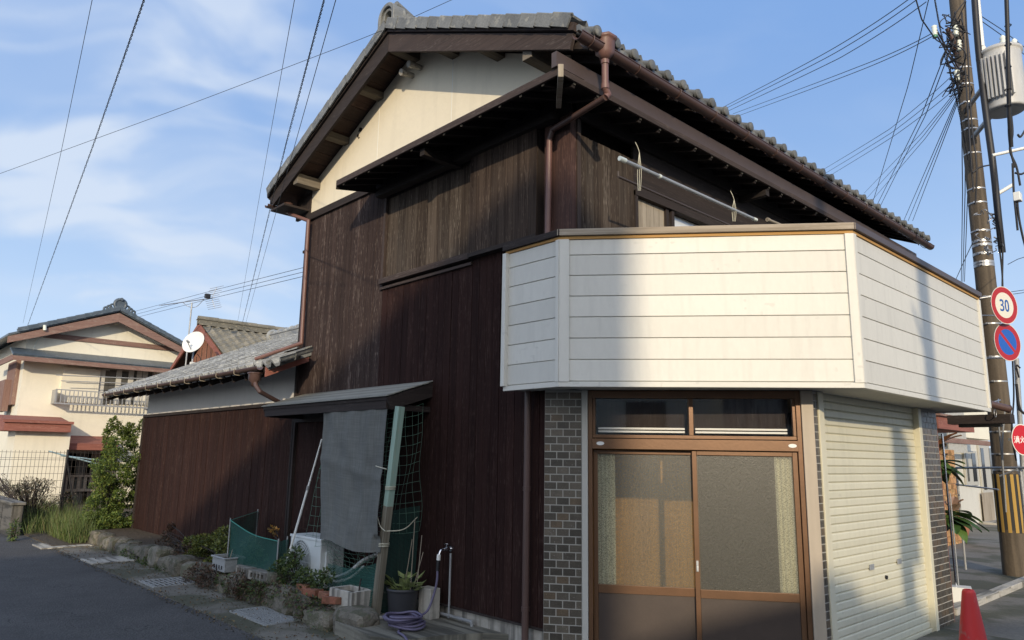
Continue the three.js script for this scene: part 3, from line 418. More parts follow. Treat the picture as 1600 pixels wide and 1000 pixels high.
  mesh('grout', [putS(bx(8.885, 9.42, -0.1, 2.33, -0.3, -0.004))], M.grout, pr);
  { const by = [[], [], []]; for (const g of tiles(8.888, 9.418, putS, false, 0.03)) by[Math.floor(rnd() * 3)].push(g); by.forEach((l, i) => mesh('tiles', l, M.tile[[0, 1, 5][i]], pr, 'stuff')); }
  mesh('end_trim', [bx(9.421, 9.46, 0.0, 2.2, -3.3, ZS - 0.01)], M.pinkRed, H);
  mesh('door_post', [put(rbx(-1.964, -1.912, -0.1, 2.33, -0.12, 0.012, 0.004))], M.greyAlu, H);
  mesh('door_post', [put(rbx(-0.078, 0.022, -0.1, 2.33, -0.12, 0.012, 0.004))], mt('white', { color: tone(0.62, 1, 0.86, 0.74), roughness: 0.45 }, 0.0004), H);
  // doors
  const D = part('shop_doors', H), bar = (n, m, ...l) => mesh(n, l.map(a => put(rbx(...a, 0.003, a[6] ?? 'y'))), m, D);
  bar('outer_frame', M.bronze, [-1.910, -1.872, -0.05, 2.33, -0.11, -0.01], [-0.118, -0.080, -0.05, 2.33, -0.11, -0.01], [-1.872, -0.118, 2.262, 2.33, -0.11, -0.012]);
  bar('transom_bar', M.bronze, [-1.873, -0.117, 1.808, 1.898, -0.12, 0.004], [-1.872, -0.118, 1.905, 1.935, -0.09, -0.03]);
  bar('mullion', M.bronze, [-1.022, -0.982, 1.935, 2.262, -0.085, -0.03]);
  bar('transom_stile', M.bronze, [-1.872, -1.845, 1.935, 2.262, -0.085, -0.032]); bar('transom_stile', M.bronze, [-0.145, -0.118, 1.935, 2.262, -0.085, -0.032]);
  for (const [a, b] of [[-1.845, -1.022], [-0.982, -0.145]]) { mesh('transom_pane', [put(bx(a, b, 1.935, 2.262, -0.062, -0.057))], M.glass, D); mesh('blind_rail', [put(rbx(a + 0.02, b - 0.03, 1.985, 2.004, -0.16, -0.12, 0.004, 'x')), put(rbx(a + 0.02, b - 0.03, 1.957, 1.976, -0.155, -0.12, 0.004, 'x'))], M.whitePl, D); mesh('transom_cloth', [put(bx(a, b, 1.9, 2.33, -0.21, -0.20))], M.brownDk, D); }
  for (const [a, b, z] of [[-1.868, -0.955, -0.075], [-1.005, -0.122, -0.030]]) {
    bar('door_stile', M.bronze, [a, a + 0.04, 0.04, 1.80, z - 0.034, z]); bar('door_stile', M.bronze, [b - 0.042, b, 0.04, 1.80, z - 0.034, z]);
    bar('door_rail', M.bronze, [a + 0.041, b - 0.043, 1.765, 1.80, z - 0.033, z - 0.002]); bar('door_rail', M.bronze, [a + 0.041, b - 0.043, 0.575, 0.645, z - 0.033, z - 0.001]); bar('door_rail', M.bronze, [a + 0.041, b - 0.043, 0.04, 0.12, z - 0.033, z - 0.001]);
    bar('kick_panel', M.bronzeDk, [a + 0.04, b - 0.042, 0.12, 0.575, z - 0.024, z - 0.010]);
    mesh('frosted_pane', [put(uvm(new THREE.PlaneGeometry(b - a - 0.082, 1.12).translate((a + b) / 2, 1.205, z - 0.018), 'y', rnd(), rnd()))], M.frost, D);
  }
  mesh('latch', [put(rbx(-0.995, -0.975, 0.79, 0.88, -0.030, -0.018, 0.003))], M.galv, D);
  for (const s of [-1.80, -0.165]) mesh('maker_badge', [put(uvm(new THREE.CylinderGeometry(0.03, 0.03, 0.004, 20).rotateX(Math.PI / 2).scale(1.15, 0.55, 1).translate(s, 1.856, 0.006)))], M.whitePl, D);
  const wavy = (x0, x1, y0, y1, z, amp, k, h = 'x') => { const n = Math.max(24, Math.round((x1 - x0) * 160)), g = new THREE.PlaneGeometry(x1 - x0, y1 - y0, n, 6); const p = g.attributes.position; for (let i = 0; i < p.count; i++) { const x = p.getX(i), y = p.getY(i); p.setZ(i, amp * Math.sin(x * k + 0.5 * Math.sin(y * 2 + x * 9)) + amp * 0.4 * Math.sin(x * k * 2.3 + 1)); } g.computeVertexNormals(); return g.translate((x0 + x1) / 2, (y0 + y1) / 2, z); };
  const curM = new THREE.MeshPhysicalMaterial({ color: tone(0.78, 1, 1.01, 0.97), roughness: 0.9, side: THREE.DoubleSide, transmission: 0.2, thickness: 0 });
  mesh('curtain', [put(clean(wavy(-1.84, -1.675, 0.5, 1.80, -0.125, 0.014, 150)))], curM, D); mesh('curtain', [put(clean(wavy(-0.305, -0.13, 0.5, 1.80, -0.085, 0.014, 150)))], curM, D);
  // room behind the doors
  mesh('room_floor', [prism('y', [[4.95, -4.5], [6.18, -2.95], [9.3, -2.95], [9.3, -8], [4.95, -8]], -0.02, 0.06, 'x')], M.brown, H);
  mesh('room_wall', [bx(5.0, 9.3, 0, 2.45, -8.1, -8.0), bx(9.22, 9.3, 0, 2.45, -8, -2.95)], M.grey[0], H);
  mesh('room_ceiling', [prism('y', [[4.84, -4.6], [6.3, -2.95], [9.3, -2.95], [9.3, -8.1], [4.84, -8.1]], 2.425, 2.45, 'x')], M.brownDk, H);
  mesh('added_partition', [put(bx(-2.1, -0.86, 0.06, 2.42, -1.62, -1.55))], mt('honey', { color: tone(0.92, 1, 1, 1) }), H);  // honey board added behind the left pane to give it an amber glow
  // shutter
  const S = part('roller_shutter', H), prof = [[-0.006, 0], [0.004, 0.003], [0.0075, 0.010], [0.0065, 0.055], [0.003, 0.066], [-0.004, 0.069], [-0.006, 0.0715]];
  const sg = (() => { const pts = [[-0.01, 0], ...prof, [-0.01, 0.0715]]; const s = new THREE.Shape(pts.map(p => new THREE.Vector2(-p[0], p[1]))); return new THREE.ExtrudeGeometry(s, { depth: 2.375, bevelEnabled: false }).rotateY(Math.PI / 2); })();
  for (let i = 0; i < 32; i++) mesh('slat', [uvm(sg.clone().rotateY(0).translate(6.42, 0.03 + i * 0.0722, ZS - 0.055), 'y', rnd() * 0.02, 0)], M.shut[i % 3], S);
  mesh('bottom_bar', [rbx(6.42, 8.795, -0.02, 0.03, ZS - 0.075, ZS - 0.03, 0.004, 'x')], M.jamb, S);
  mesh('jamb', [rbx(6.316, 6.418, -0.05, 2.33, ZS - 0.1, ZS + 0.012, 0.006)], M.jamb, S); mesh('jamb', [rbx(8.797, 8.884, -0.05, 2.33, ZS - 0.1, ZS + 0.012, 0.006)], M.jamb, S);
  mesh('back_sheet', [bx(6.42, 8.8, 0, 2.33, ZS - 0.09, ZS - 0.075)], M.jamb, S);
  for (const q of [[1362, 886], [1405, 877]]) { const p = onz(...q, ZS - 0.04); mesh('hand_plate', [rbx(p.x - 0.05, p.x + 0.05, p.y - 0.025, p.y + 0.025, ZS - 0.043, ZS - 0.034, 0.003)], M.galv, S); }
  { const p = onz(1385, 902, ZS - 0.04); mesh('keyhole', [rod([p.x, p.y, ZS - 0.05], [p.x, p.y, ZS - 0.03], 0.018, 0.018, 14)], M.dark, S); }
}
rebase(H, V(4.83, 0, -4.5));

// ================================================================== canopy, annex
{
  const K = part('door_canopy', H), z0 = -9.40, z1 = -6.40, shift = o => o.position.sub(H.position);
  for (let i = 0; i < 7; i++) { const a = i / 7, b = (i + 1) / 7, f = t => [mix(4.84, 4.24, t), mix(2.525, 2.325, t)]; const p = f(a), q = f(b); mesh('roof_strip', [prism('z', [[p[0], p[1] + 0.004], [p[0], p[1] + 0.016], [q[0] - 0.012, q[1] + 0.014], [q[0] - 0.012, q[1] + 0.002]], z0 + rr(0, 0.02), z1 - rr(0, 0.02), 'z')], M.zinc[i % 2], K); }
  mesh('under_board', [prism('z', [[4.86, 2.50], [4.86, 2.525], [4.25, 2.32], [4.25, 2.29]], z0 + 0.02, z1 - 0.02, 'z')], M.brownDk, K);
  mesh('end_board', [prism('z', [[4.84, 2.36], [4.84, 2.50], [4.245, 2.31], [4.30, 2.19]], z1 - 0.05, z1 - 0.021, 'x')], M.brownDk, K);
  mesh('end_board', [prism('z', [[4.84, 2.36], [4.84, 2.50], [4.245, 2.31], [4.30, 2.19]], z0 + 0.021, z0 + 0.05, 'x')], M.brownDk, K);
  mesh('eave_beam', [bx(4.26, 4.32, 2.20, 2.295, z0 + 0.06, z1 - 0.06, 'z')], M.brownDk, K);
  mesh('crosspiece', [bx(4.33, 4.86, 2.19, 2.25, -6.5, -6.45, 'x')], M.brownDk, K); mesh('crosspiece', [bx(4.33, 4.86, 2.19, 2.25, -9.35, -9.3, 'x')], M.brownDk, K);
  shift(K);

  const A = thing('wooden_annex', 'low dark timber annex with curved grey roof tiles behind the corner house', 'annex');
  const zf = -16.2, zn = ZB - 0.06;
  mesh('wall', [bx(4.862, 5.0, 0.2, 2.44, zf + 0.01, zn), bx(5.0, 9.8, -0.1, 2.9, zf, zf + 0.12), bx(9.7, 9.8, -0.1, 3.4, zf + 0.12, zn)], M.brownDk, A);
  const n = 58, w = (zn - zf - 0.03) / n;
  for (let i = 0; i < n; i++) { const o = rr(-0.002, 0.004); mesh('plank', [bx(XW - o, XW + 0.025, 0.2 + rr(-0.01, 0.01), 2.405, zf + i * w + 0.003, zf + (i + 1) * w - 0.002)], M.sidingRed[Math.floor(rnd() * 4)], A); }
  mesh('trim_board', [bx(4.795, 4.86, 2.405, 2.455, zf - 0.03, zn, 'z')], M.brownDk, A);
  mesh('corner_post', [bx(4.80, 4.90, 0.15, 2.405, zf - 0.05, zf - 0.002)], M.brownDk, A);
  mesh('foundation', [bx(4.855, 5.0, -0.1, 0.2, zf, zn)], M.concPale, A);
  const sl = 0.435, a = Math.atan(sl), ry = x => 2.84 + sl * (x - 4.20);
  mesh('plaster_band', [bx(4.858, 5.0, 2.456, 3.06, zf + 0.005, zn, 'y'), prism('z', [[5.0, 2.9], [9.7, 2.9], [7.7, 4.3]], zf + 0.01, zf + 0.1)], M.plasterGrey, A);
  mesh('roof_deck', [prism('z', [[4.22, 2.80], [7.7, ry(7.7) - 0.04], [11.2, 2.80], [11.2, 2.86], [7.7, ry(7.7) + 0.02], [4.22, 2.86]], zf - 0.48, zn, 'z'), prism('z', [[4.22, 2.80], [4.82, 3.06], [4.82, 3.12], [4.22, 2.86]], zn, -9.28, 'z')], M.brownDk, A);
  mesh('barge_board', [prism('z', [[4.2, 2.72], [4.81, 2.985], [4.81, 3.10], [4.2, 2.86]], -9.30, -9.27, 'x')], M.pinkRed, A);
  mesh('barge_board', [prism('z', [[4.2, 2.72], [7.7, 4.22], [7.7, 4.36], [4.2, 2.86]], zf - 0.51, zf - 0.482, 'x')], M.brownDk, A);
  for (let i = 0; i < 16; i++) { const z = zf + 0.1 + i * 0.43; mesh('rafter', [xf(bx(0, 0.66, -0.07, 0, -0.022, 0.022, 'x'), V(4.25, 2.79, z), 0, 0, a)], M.brownDk, A); }
  // pantiles laid one by one on the side seen from the road
  const pit = 0.262, base = globalThis.pantile(pit, 0.27).rotateY(-Math.PI / 2).rotateZ(a), far = [];
  const variants = [0, 1, 2].map(i => uvm(base.clone(), 'x', rnd() * 2, rnd() * 2));
  for (let k = 0; k < 16; k++) for (let c = 0; c < 29; c++) {
    const z = zf - 0.46 + c * pit, onlyEave = z + pit > zn + 0.02; if (onlyEave && k > 1) continue;
    const d = 0.27 + k * 0.235, x = 4.20 + d * Math.cos(a) - 0.02, p = V(x, 2.885 + d * Math.sin(a) + rr(-0.003, 0.003), z + pit);
    const g = variants[(c * 7 + k * 3) % 3];
    if (k < 8) { const m = mesh('roof_tile', g, M.roofPale[(c * 5 + k * 11 + (rnd() * 2 | 0)) % 3], A); m.position.copy(p); } else far.push(g.clone().translate(p.x, p.y, p.z));
  }
  mesh('roof_tiles', far, M.roofPale[0], A, 'stuff');
  for (let c = 0; c < 27; c++) { const z = zf - 0.42 + c * pit; mesh('eave_tile', [rod([4.32, 2.945, z], [4.165, 2.875, z], 0.045, 0.045, 12), rod([4.168, 2.876, z], [4.15, 2.868, z], 0.055, 0.05, 12), bx(4.168, 4.186, 2.80, 2.86, z + 0.05, z + 0.21, 'z')], M.roofPale[c % 3], A); }
  for (let k = 0; k < 3; k++) { const d = 0.13 + k * 0.235; mesh('verge_tile', [xf(uvm(new THREE.BoxGeometry(0.245, 0.11, 0.02), 'x', rnd(), rnd()), V(4.20 + d * Math.cos(a), 2.86 + d * Math.sin(a), -9.255), 0, 0, a), xf(uvm(new THREE.BoxGeometry(0.245, 0.02, 0.15), 'x'), V(4.20 + d * Math.cos(a), 2.925 + d * Math.sin(a), -9.32), 0, 0, a)], M.roof[k], A); }
  for (let k = 0; k < 16; k++) { const d = 0.13 + k * 0.235; mesh('verge_tile', [xf(uvm(new THREE.BoxGeometry(0.245, 0.11, 0.02), 'x', rnd(), rnd()), V(4.20 + d * Math.cos(a), 2.87 + d * Math.sin(a), zf - 0.52), 0, 0, a), xf(uvm(new THREE.BoxGeometry(0.245, 0.02, 0.17), 'x'), V(4.20 + d * Math.cos(a), 2.945 + d * Math.sin(a), zf - 0.44), 0, 0, a)], M.roofPale[k % 3], A); }
  mesh('ridge_base', [bx(7.60, 7.86, ry(7.7) + 0.04, ry(7.7) + 0.17, zf - 0.5, zn, 'z'), bx(7.58, 7.88, ry(7.7) + 0.172, ry(7.7) + 0.20, zf - 0.52, zn, 'z')], M.roofPale[1], A);
  for (let i = 0; i < 22; i++) { const z = zf - 0.5 + i * 0.30; mesh('ridge_tile', [uvm(new THREE.CylinderGeometry(0.085, 0.085, 0.31, 14, 1).rotateX(Math.PI / 2).translate(7.73, ry(7.7) + 0.215 + (i % 2) * 0.004, z + 0.15), 'z'), uvm(new THREE.TorusGeometry(0.088, 0.014, 6, 16).translate(7.73, ry(7.7) + 0.215, z + 0.3))], M.roofPale[i % 3], A); }
  mesh('ridge_end', [uvm(new THREE.CylinderGeometry(0.16, 0.19, 0.06, 18).rotateX(Math.PI / 2).translate(7.73, ry(7.7) + 0.15, zf - 0.55))], M.roofPale[0], A);
  // eave gutter, hopper and slanted pipe
  const g = part('gutter', A);
  mesh('channel', [uvm(globalThis.halfPipe(0.05, 0.004, 7.35).translate(4.145, 2.86, zf - 0.5), 'z')], M.gutter, g);
  for (let i = 0; i < 11; i++) { const z = zf - 0.25 + i * 0.64; mesh('bracket', [tube([[4.09, 2.87, z], [4.095, 2.80, z], [4.15, 2.79, z], [4.22, 2.80, z]], 0.007, 12, 5)], M.pale, g); }
  const p0 = onx(398, 592, 4.13), p1 = onx(400, 603, 4.13), p2 = onx(406, 612, 4.16), p3 = onx(452, 637, 4.70), p4 = onx(455, 660, 4.80);
  const q = part('downpipe', A); mesh('hopper', [lathe([[0, -0.09], [0.04, -0.09], [0.045, -0.05], [0.085, 0], [0.085, 0.07], [0.1, 0.075], [0.1, 0.095], [0, 0.09]], 6).translate(p0.x, p0.y - 0.01, p0.z)], M.gutter, q);
  mesh('pipe', [bend([p0, p1, p2, p3, V(p3.x + 0.06, p3.y - 0.04, p3.z)], 0.03)], M.gutter, q);
  rebase(A, V(4.83, 0, zf));
}

// ================================================================== garden strip along the side wall
{
  struct('garden_bed', [prism('y', [[4.10, -16.3], [4.86, -16.3], [4.86, -6.6], [4.10, -6.6]], -0.2, 0.20, 'z')], M.soil);
  struct('concrete_step', [prism('y', [[3.90, -6.62], [4.86, -6.62], [4.86, -5.15], [4.70, -5.35], [4.35, -5.52], [3.98, -5.60], [3.84, -5.9]], -0.2, 0.125, 'z')], mt('concrete', { color: tone(0.62, 1, 1, 0.92) }, 0.006));
  struct('concrete_apron', [prism('y', [[4.0, -5.59], [4.36, -5.50], [4.72, -5.33], [4.86, -5.15], [4.86, -4.62], [4.3, -4.9]], -0.2, 0.045, 'z')], M.concPale);
  const Wl = thing('retaining_wall', 'knee-low wall of rough mossy stones holding the planted strip along the road', 'stone wall');
  let z = -15.9, i = 0;
  const stone = (w, h, d) => { const g = new THREE.IcosahedronGeometry(0.5, 3), p = g.attributes.position, s = rr(0, 90); for (let k = 0; k < p.count; k++) { const v = V(p.getX(k), p.getY(k), p.getZ(k)).normalize(); const q = Math.pow(Math.pow(Math.abs(v.x), 5) + Math.pow(Math.abs(v.y), 5) + Math.pow(Math.abs(v.z), 5), -0.2); const nse = 1 + 0.16 * (fbm(v.x * 2 + s + 20, v.y * 2 + v.z + 20, 999, 999, 44, 4) - 0.5) + 0.10 * (vn(v.x * 7 + s + 30, v.z * 7 + v.y * 5 + 30, 999, 999, 5) - 0.5); p.setXYZ(k, v.x * q * nse * w / 2, v.y * q * nse * h / 2, v.z * q * nse * d / 2); } g.computeVertexNormals(); return g; };
  globalThis.stone = stone;
  while (z < -6.75) { const L = rr(0.28, 0.6), h = rr(0.24, 0.33), g = stone(rr(0.24, 0.34), h, L); mesh('stone', [uvm(xf(g, V(4.06 + rr(-0.03, 0.03), h / 2 - 0.06 + rr(-0.02, 0.02), z + L / 2), rr(-0.12, 0.12), rr(-0.05, 0.05), rr(-0.12, 0.12)), 'y', rnd() * 3, rnd() * 3)], M.stone[i % 3], Wl); if (rnd() < 0.5) { const g2 = stone(0.2, 0.16, 0.22); mesh('stone', [uvm(xf(g2, V(4.10 + rr(-0.03, 0.03), 0.16, z + L / 2), rnd() * 3), 'y', rnd(), rnd())], M.stone[(i + 1) % 3], Wl); } z += L - 0.02; i++; }
  rebase(Wl, V(4.05, 0, -11));
  // gutter covers
  const grate = (nm, lab, px, metal) => { const c = px.map(p => ony(p[0], p[1], 0.01)), x0 = Math.min(...c.map(p => p.x)), x1 = 3.93, z0 = Math.min(...c.map(p => p.z)), z1 = Math.max(...c.map(p => p.z)); const t = thing(nm, lab, metal ? 'drain grate' : 'drain cover', metal ? undefined : undefined);
    if (metal) { mesh('frame', [bx(x0, x1, 0, 0.018, z0, z0 + 0.02, 'x'), bx(x0, x1, 0, 0.018, z1 - 0.02, z1, 'x'), bx(x0, x0 + 0.018, 0, 0.018, z0 + 0.02, z1 - 0.02, 'z'), bx(x1 - 0.018, x1, 0, 0.018, z0 + 0.02, z1 - 0.02, 'z')], M.galv, t); mesh('pit', [bx(x0 + 0.018, x1 - 0.018, 0.004, 0.007, z0 + 0.02, z1 - 0.02, 'x')], M.dark, t); const n = 9; for (let k = 0; k < n; k++) { const xx = x0 + 0.035 + k * (x1 - x0 - 0.07) / (n - 1); mesh('bar', [bx(xx - 0.009, xx + 0.009, 0.008, 0.02, z0 + 0.02, z1 - 0.02, 'z')], M.galv, t); } for (const k of [0.33, 0.66]) mesh('cross_bar', [bx(x0 + 0.018, x1 - 0.018, 0.0075, 0.0165, mix(z0, z1, k) - 0.008, mix(z0, z1, k) + 0.008, 'x')], M.galv, t); }
    else { mesh('slab', [rbx(x0, x1, -0.03, 0.022, z0, z1, 0.008, 'z')], M.concPale, t); mesh('lifting_slot', [bx((x0 + x1) / 2 - 0.05, (x0 + x1) / 2 + 0.05, 0.0215, 0.0235, z1 - 0.06, z1 - 0.04, 'x')], M.dark, t); }
    rebase(t, V((x0 + x1) / 2, 0, (z0 + z1) / 2)); };
  grate('drain_grate', 'steel drain grate nearest the camera, below the bricks on the stone wall', [[358, 955], [425, 976]], true);
  grate('drain_grate', 'steel drain grate in front of the yellow-green shrub', [[216, 908], [240, 918]], true);
  grate('drain_cover', 'pale concrete drain cover with slot, beside the tall green bush', [[125, 874], [152, 881]], false);
  grate('drain_cover', 'farthest concrete drain cover, at the foot of the low concrete wall', [[50, 851], [75, 857]], false);
}
const G = GREENS;
// side garden plants
{
  const bush = (nm, lab, cat, list, n, L, W, pal, stems, base, drp = 0.1) => { const t = thing(nm, lab, cat); const st = []; for (let i = 0; i < stems; i++) { const [c, r] = list[i % list.length]; const e = V(c.x + rr(-0.6, 0.6) * r.x, c.y + rr(-0.2, 0.7) * r.y, c.z + rr(-0.6, 0.6) * r.z), b = V(base.x + rr(-0.5, 0.5) * r.x * 0.7, base.y, base.z + rr(-0.5, 0.5) * r.z * 0.7); st.push(tube([b, b.clone().lerp(e, 0.5).add(V(rr(-0.05, 0.05), 0.05, rr(-0.05, 0.05))), e], rr(0.004, 0.009), 6, 4)); } mesh('stems', st, M.brownDk, t); mesh('foliage', leaves(n, blobs(list), L, W, pal, drp), leafM, t, 'stuff'); return rebase(t, base); };
  globalThis.bush = bush;
  const tall = [], inside = (p, P) => { let c = false; for (let i = 0, k = P.length - 1; i < P.length; k = i++) if ((P[i][1] > p[1]) !== (P[k][1] > p[1]) && p[0] < (P[k][0] - P[i][0]) * (p[1] - P[i][1]) / (P[k][1] - P[i][1]) + P[i][0]) c = !c; return c; };
  const outl = [[182, 664], [200, 670], [220, 692], [224, 760], [222, 800], [214, 832], [150, 838], [130, 832], [131, 806], [142, 772], [148, 735], [158, 702], [170, 678]];
  while (tall.length < 120) { const p = [rr(126, 226), rr(662, 840)]; if (!inside(p, outl)) continue; const q = onz(p[0], p[1], -16.7 + rr(-0.45, 0.4)); tall.push([q, V(rr(0.07, 0.15), rr(0.06, 0.13), 0.16)]); }
  for (let i = 0; i < 9; i++) { const q = onz(165 + i * 7, 664 + rr(-6, 22), -16.7); tall.push([q, V(0.04, 0.13, 0.05)]); }
  bush('tall_bush', 'tall leafy green bush growing up the end of the annex', 'bush', tall, 30000, 0.05, 0.028, [[0.11, 0.17, 0.026], [0.075, 0.13, 0.024], [0.16, 0.22, 0.034], [0.055, 0.10, 0.02], [0.20, 0.24, 0.04]], 40, V(4.5, 0.1, -16.7));
  const yb = [[320, 858], [338, 845], [350, 852], [305, 870], [345, 880], [330, 885], [318, 848], [352, 836], [300, 850]].map(p => [onx(p[0], p[1], 4.3 + rr(-0.15, 0.2)), V(0.14, 0.11, 0.16)]);
  bush('yellow_green_shrub', 'yellow-green shrub beside the green net on the stone wall', 'shrub', yb, 4200, 0.05, 0.028, YELG, 16, V(4.3, 0.2, -10.2));
  const rb = []; for (const [x, y, r] of [[255, 850, 0.12], [285, 858, 0.13], [272, 846, 0.1], [300, 868, 0.12], [262, 835, 0.08], [275, 872, 0.12], [240, 862, 0.12], [225, 858, 0.1], [268, 822, 0.05]]) rb.push([onx(x, y, 4.35 + rr(-0.2, 0.1)), V(r, r * 0.8, r * 1.2)]);
  bush('rusty_shrub', 'low reddish brown shrub spread before the annex planks', 'shrub', rb, 1900, 0.04, 0.02, RUST, 26, V(4.35, 0.2, -11.6));
  const rc = [[170, 868], [172, 860], [160, 872]].map(p => [onx(p[0], p[1], 4.0), V(0.14, 0.12, 0.2)]);
  bush('rusty_shrub', 'small rust-coloured shrub over the stones near the tall bush', 'shrub', rc, 700, 0.045, 0.022, RUST, 12, V(4.0, 0.1, -14.0));
  const rd = [[312, 895], [325, 905], [302, 900], [335, 898]].map(p => [onx(p[0], p[1], 3.92), V(0.12, 0.12, 0.2)]);
  bush('rusty_shrub', 'reddish dry shrub hanging down the stones below the yellow-green shrub', 'shrub', rd, 1100, 0.04, 0.02, RUST, 14, V(3.95, 0.1, -9.7));
  const re = [[372, 910], [380, 922], [365, 925]].map(p => [onx(p[0], p[1], 3.93), V(0.1, 0.13, 0.14)]);
  bush('rusty_shrub', 'brown dry shrub hanging below the hollow concrete blocks', 'shrub', re, 800, 0.035, 0.018, RUST, 12, V(3.95, 0.1, -8.9));
  const fe = [[238, 890], [250, 893], [262, 893]].map(p => [onx(p[0], p[1], 3.95), V(0.1, 0.06, 0.16)]);
  bush('fern', 'flat green fern growing out of the stones by the far steel grate', 'fern', fe, 420, 0.11, 0.018, G, 6, V(3.97, 0.05, -11.3), 0.3);
  const wd = [[452, 876], [462, 866], [458, 890], [476, 898], [498, 905], [510, 898], [430, 895], [440, 885], [445, 900], [470, 905], [480, 915], [500, 915]].map(p => [onx(p[0], p[1], 4.15), V(0.08, 0.07, 0.12)]);
  bush('weedy_plant', 'green weeds at the foot of the air conditioner unit', 'weeds', wd, 1900, 0.05, 0.022, G, 14, V(4.15, 0.2, -8.0));
  const xs = [['leafy_plant', 'low green leafy plant spilling over the stones left of the far steel grate', 'plant', [[200, 866], [212, 872], [222, 880], [232, 878]], 900, 0.045, 0.022, GREENS, -12.9],
    ['leafy_plant', 'dark mixed weeds on the stones between the planter box and the hollow blocks', 'plant', [[350, 905], [360, 912], [395, 918], [405, 922]], 800, 0.04, 0.02, [...GREENS, ...RUST], -9.1],
    ['leafy_plant', 'trailing brown and green weeds below the orange-red bricks', 'plant', [[445, 925], [462, 935], [480, 942], [500, 950], [430, 920]], 900, 0.04, 0.018, [...RUST, ...GREENS, [0.14, 0.13, 0.05]], -7.4]];
  for (const [nm, lab, cat, px, n, L, W, pal, z] of xs) bush(nm, lab, cat, px.map(p => [onx(p[0], p[1], 3.96), V(0.09, 0.08, 0.18)]), n, L, W, pal, 12, V(3.98, 0.05, z), 0.3);
  const nb = [[390, 850], [398, 862], [385, 872], [405, 875], [395, 885]].map(p => [onx(p[0], p[1], 4.3), V(0.1, 0.09, 0.12)]);
  bush('netted_plant', 'pale leafy plant growing behind the green net', 'plant', nb, 700, 0.05, 0.03, [[0.12, 0.18, 0.08], [0.08, 0.13, 0.05]], 10, V(4.3, 0.2, -9.2));
  const ob = [[425, 826], [430, 830]].map(p => [onx(p[0], p[1], 4.45), V(0.03, 0.03, 0.03)]);
  bush('orange_flower', 'small orange-yellow bloom standing up behind the green net', 'flower', ob, 60, 0.05, 0.03, [[0.5, 0.24, 0.04], [0.3, 0.2, 0.05]], 4, V(4.45, 0.2, -8.7));
  const mossW = []; for (let i = 0; i < 26; i++) mossW.push([V(3.93 + rr(-0.05, 0.05), rr(0.02, 0.22), rr(-9.2, -6.7)), V(0.04, 0.05, 0.1)]);
  tag(mesh('wall_weeds', leaves(1500, blobs(mossW), 0.05, 0.012, [...G, ...RUST]), leafM), 'small weeds and moss sprouting from the joints of the stone wall', 'weeds', undefined, 'stuff');
  {
    const lt = [], cc = new THREE.IcosahedronGeometry(1, 0); for (let i = 0; i < 1500; i++) { const z = rr(-17, -4.4), e = rnd() < 0.45 ? 3.30 + rr(-0.12, 0.1) : 3.92 - Math.abs(rr(0, 0.4) * rnd()), sc = rr(0.003, 0.011); lt.push(xf(cc, V(e, 0.006, z), rnd() * 6, rnd(), 0, V(sc * rr(0.8, 1.6), sc * 0.6, sc))); }
    tag(mesh('gravel', lt, M.stone[2]), 'grit and gravel strewn along the road edge and gutter strip', 'gravel', undefined, 'stuff');
    const wn = () => [V(rnd() < 0.3 ? 3.30 + rr(-0.1, 0.1) : rr(3.45, 3.95), 0.012, rr(-16, -4.8)), V(0, 0, 0)];
    tag(mesh('leaf_litter', leaves(1300, wn, 0.032, 0.016, [[0.12, 0.07, 0.035], [0.09, 0.055, 0.03], [0.18, 0.13, 0.06], [0.07, 0.06, 0.03]], 0), leafS), 'dry fallen leaves lying on the gutter strip', 'leaf litter', undefined, 'stuff');
  }
  const kw = []; for (let i = 0; i < 30; i++) kw.push([V(3.94 + rr(-0.05, 0.03), 0.02, rr(-15.5, -6.0)), V(0.07, 0.03, 0.15)]);
  tag(mesh('gutter_weeds', leaves(900, blobs(kw), 0.06, 0.008, [...G, [0.12, 0.13, 0.04]]), leafM), 'thin weeds and dry litter along the foot of the stone wall', 'weeds', undefined, 'stuff');
}
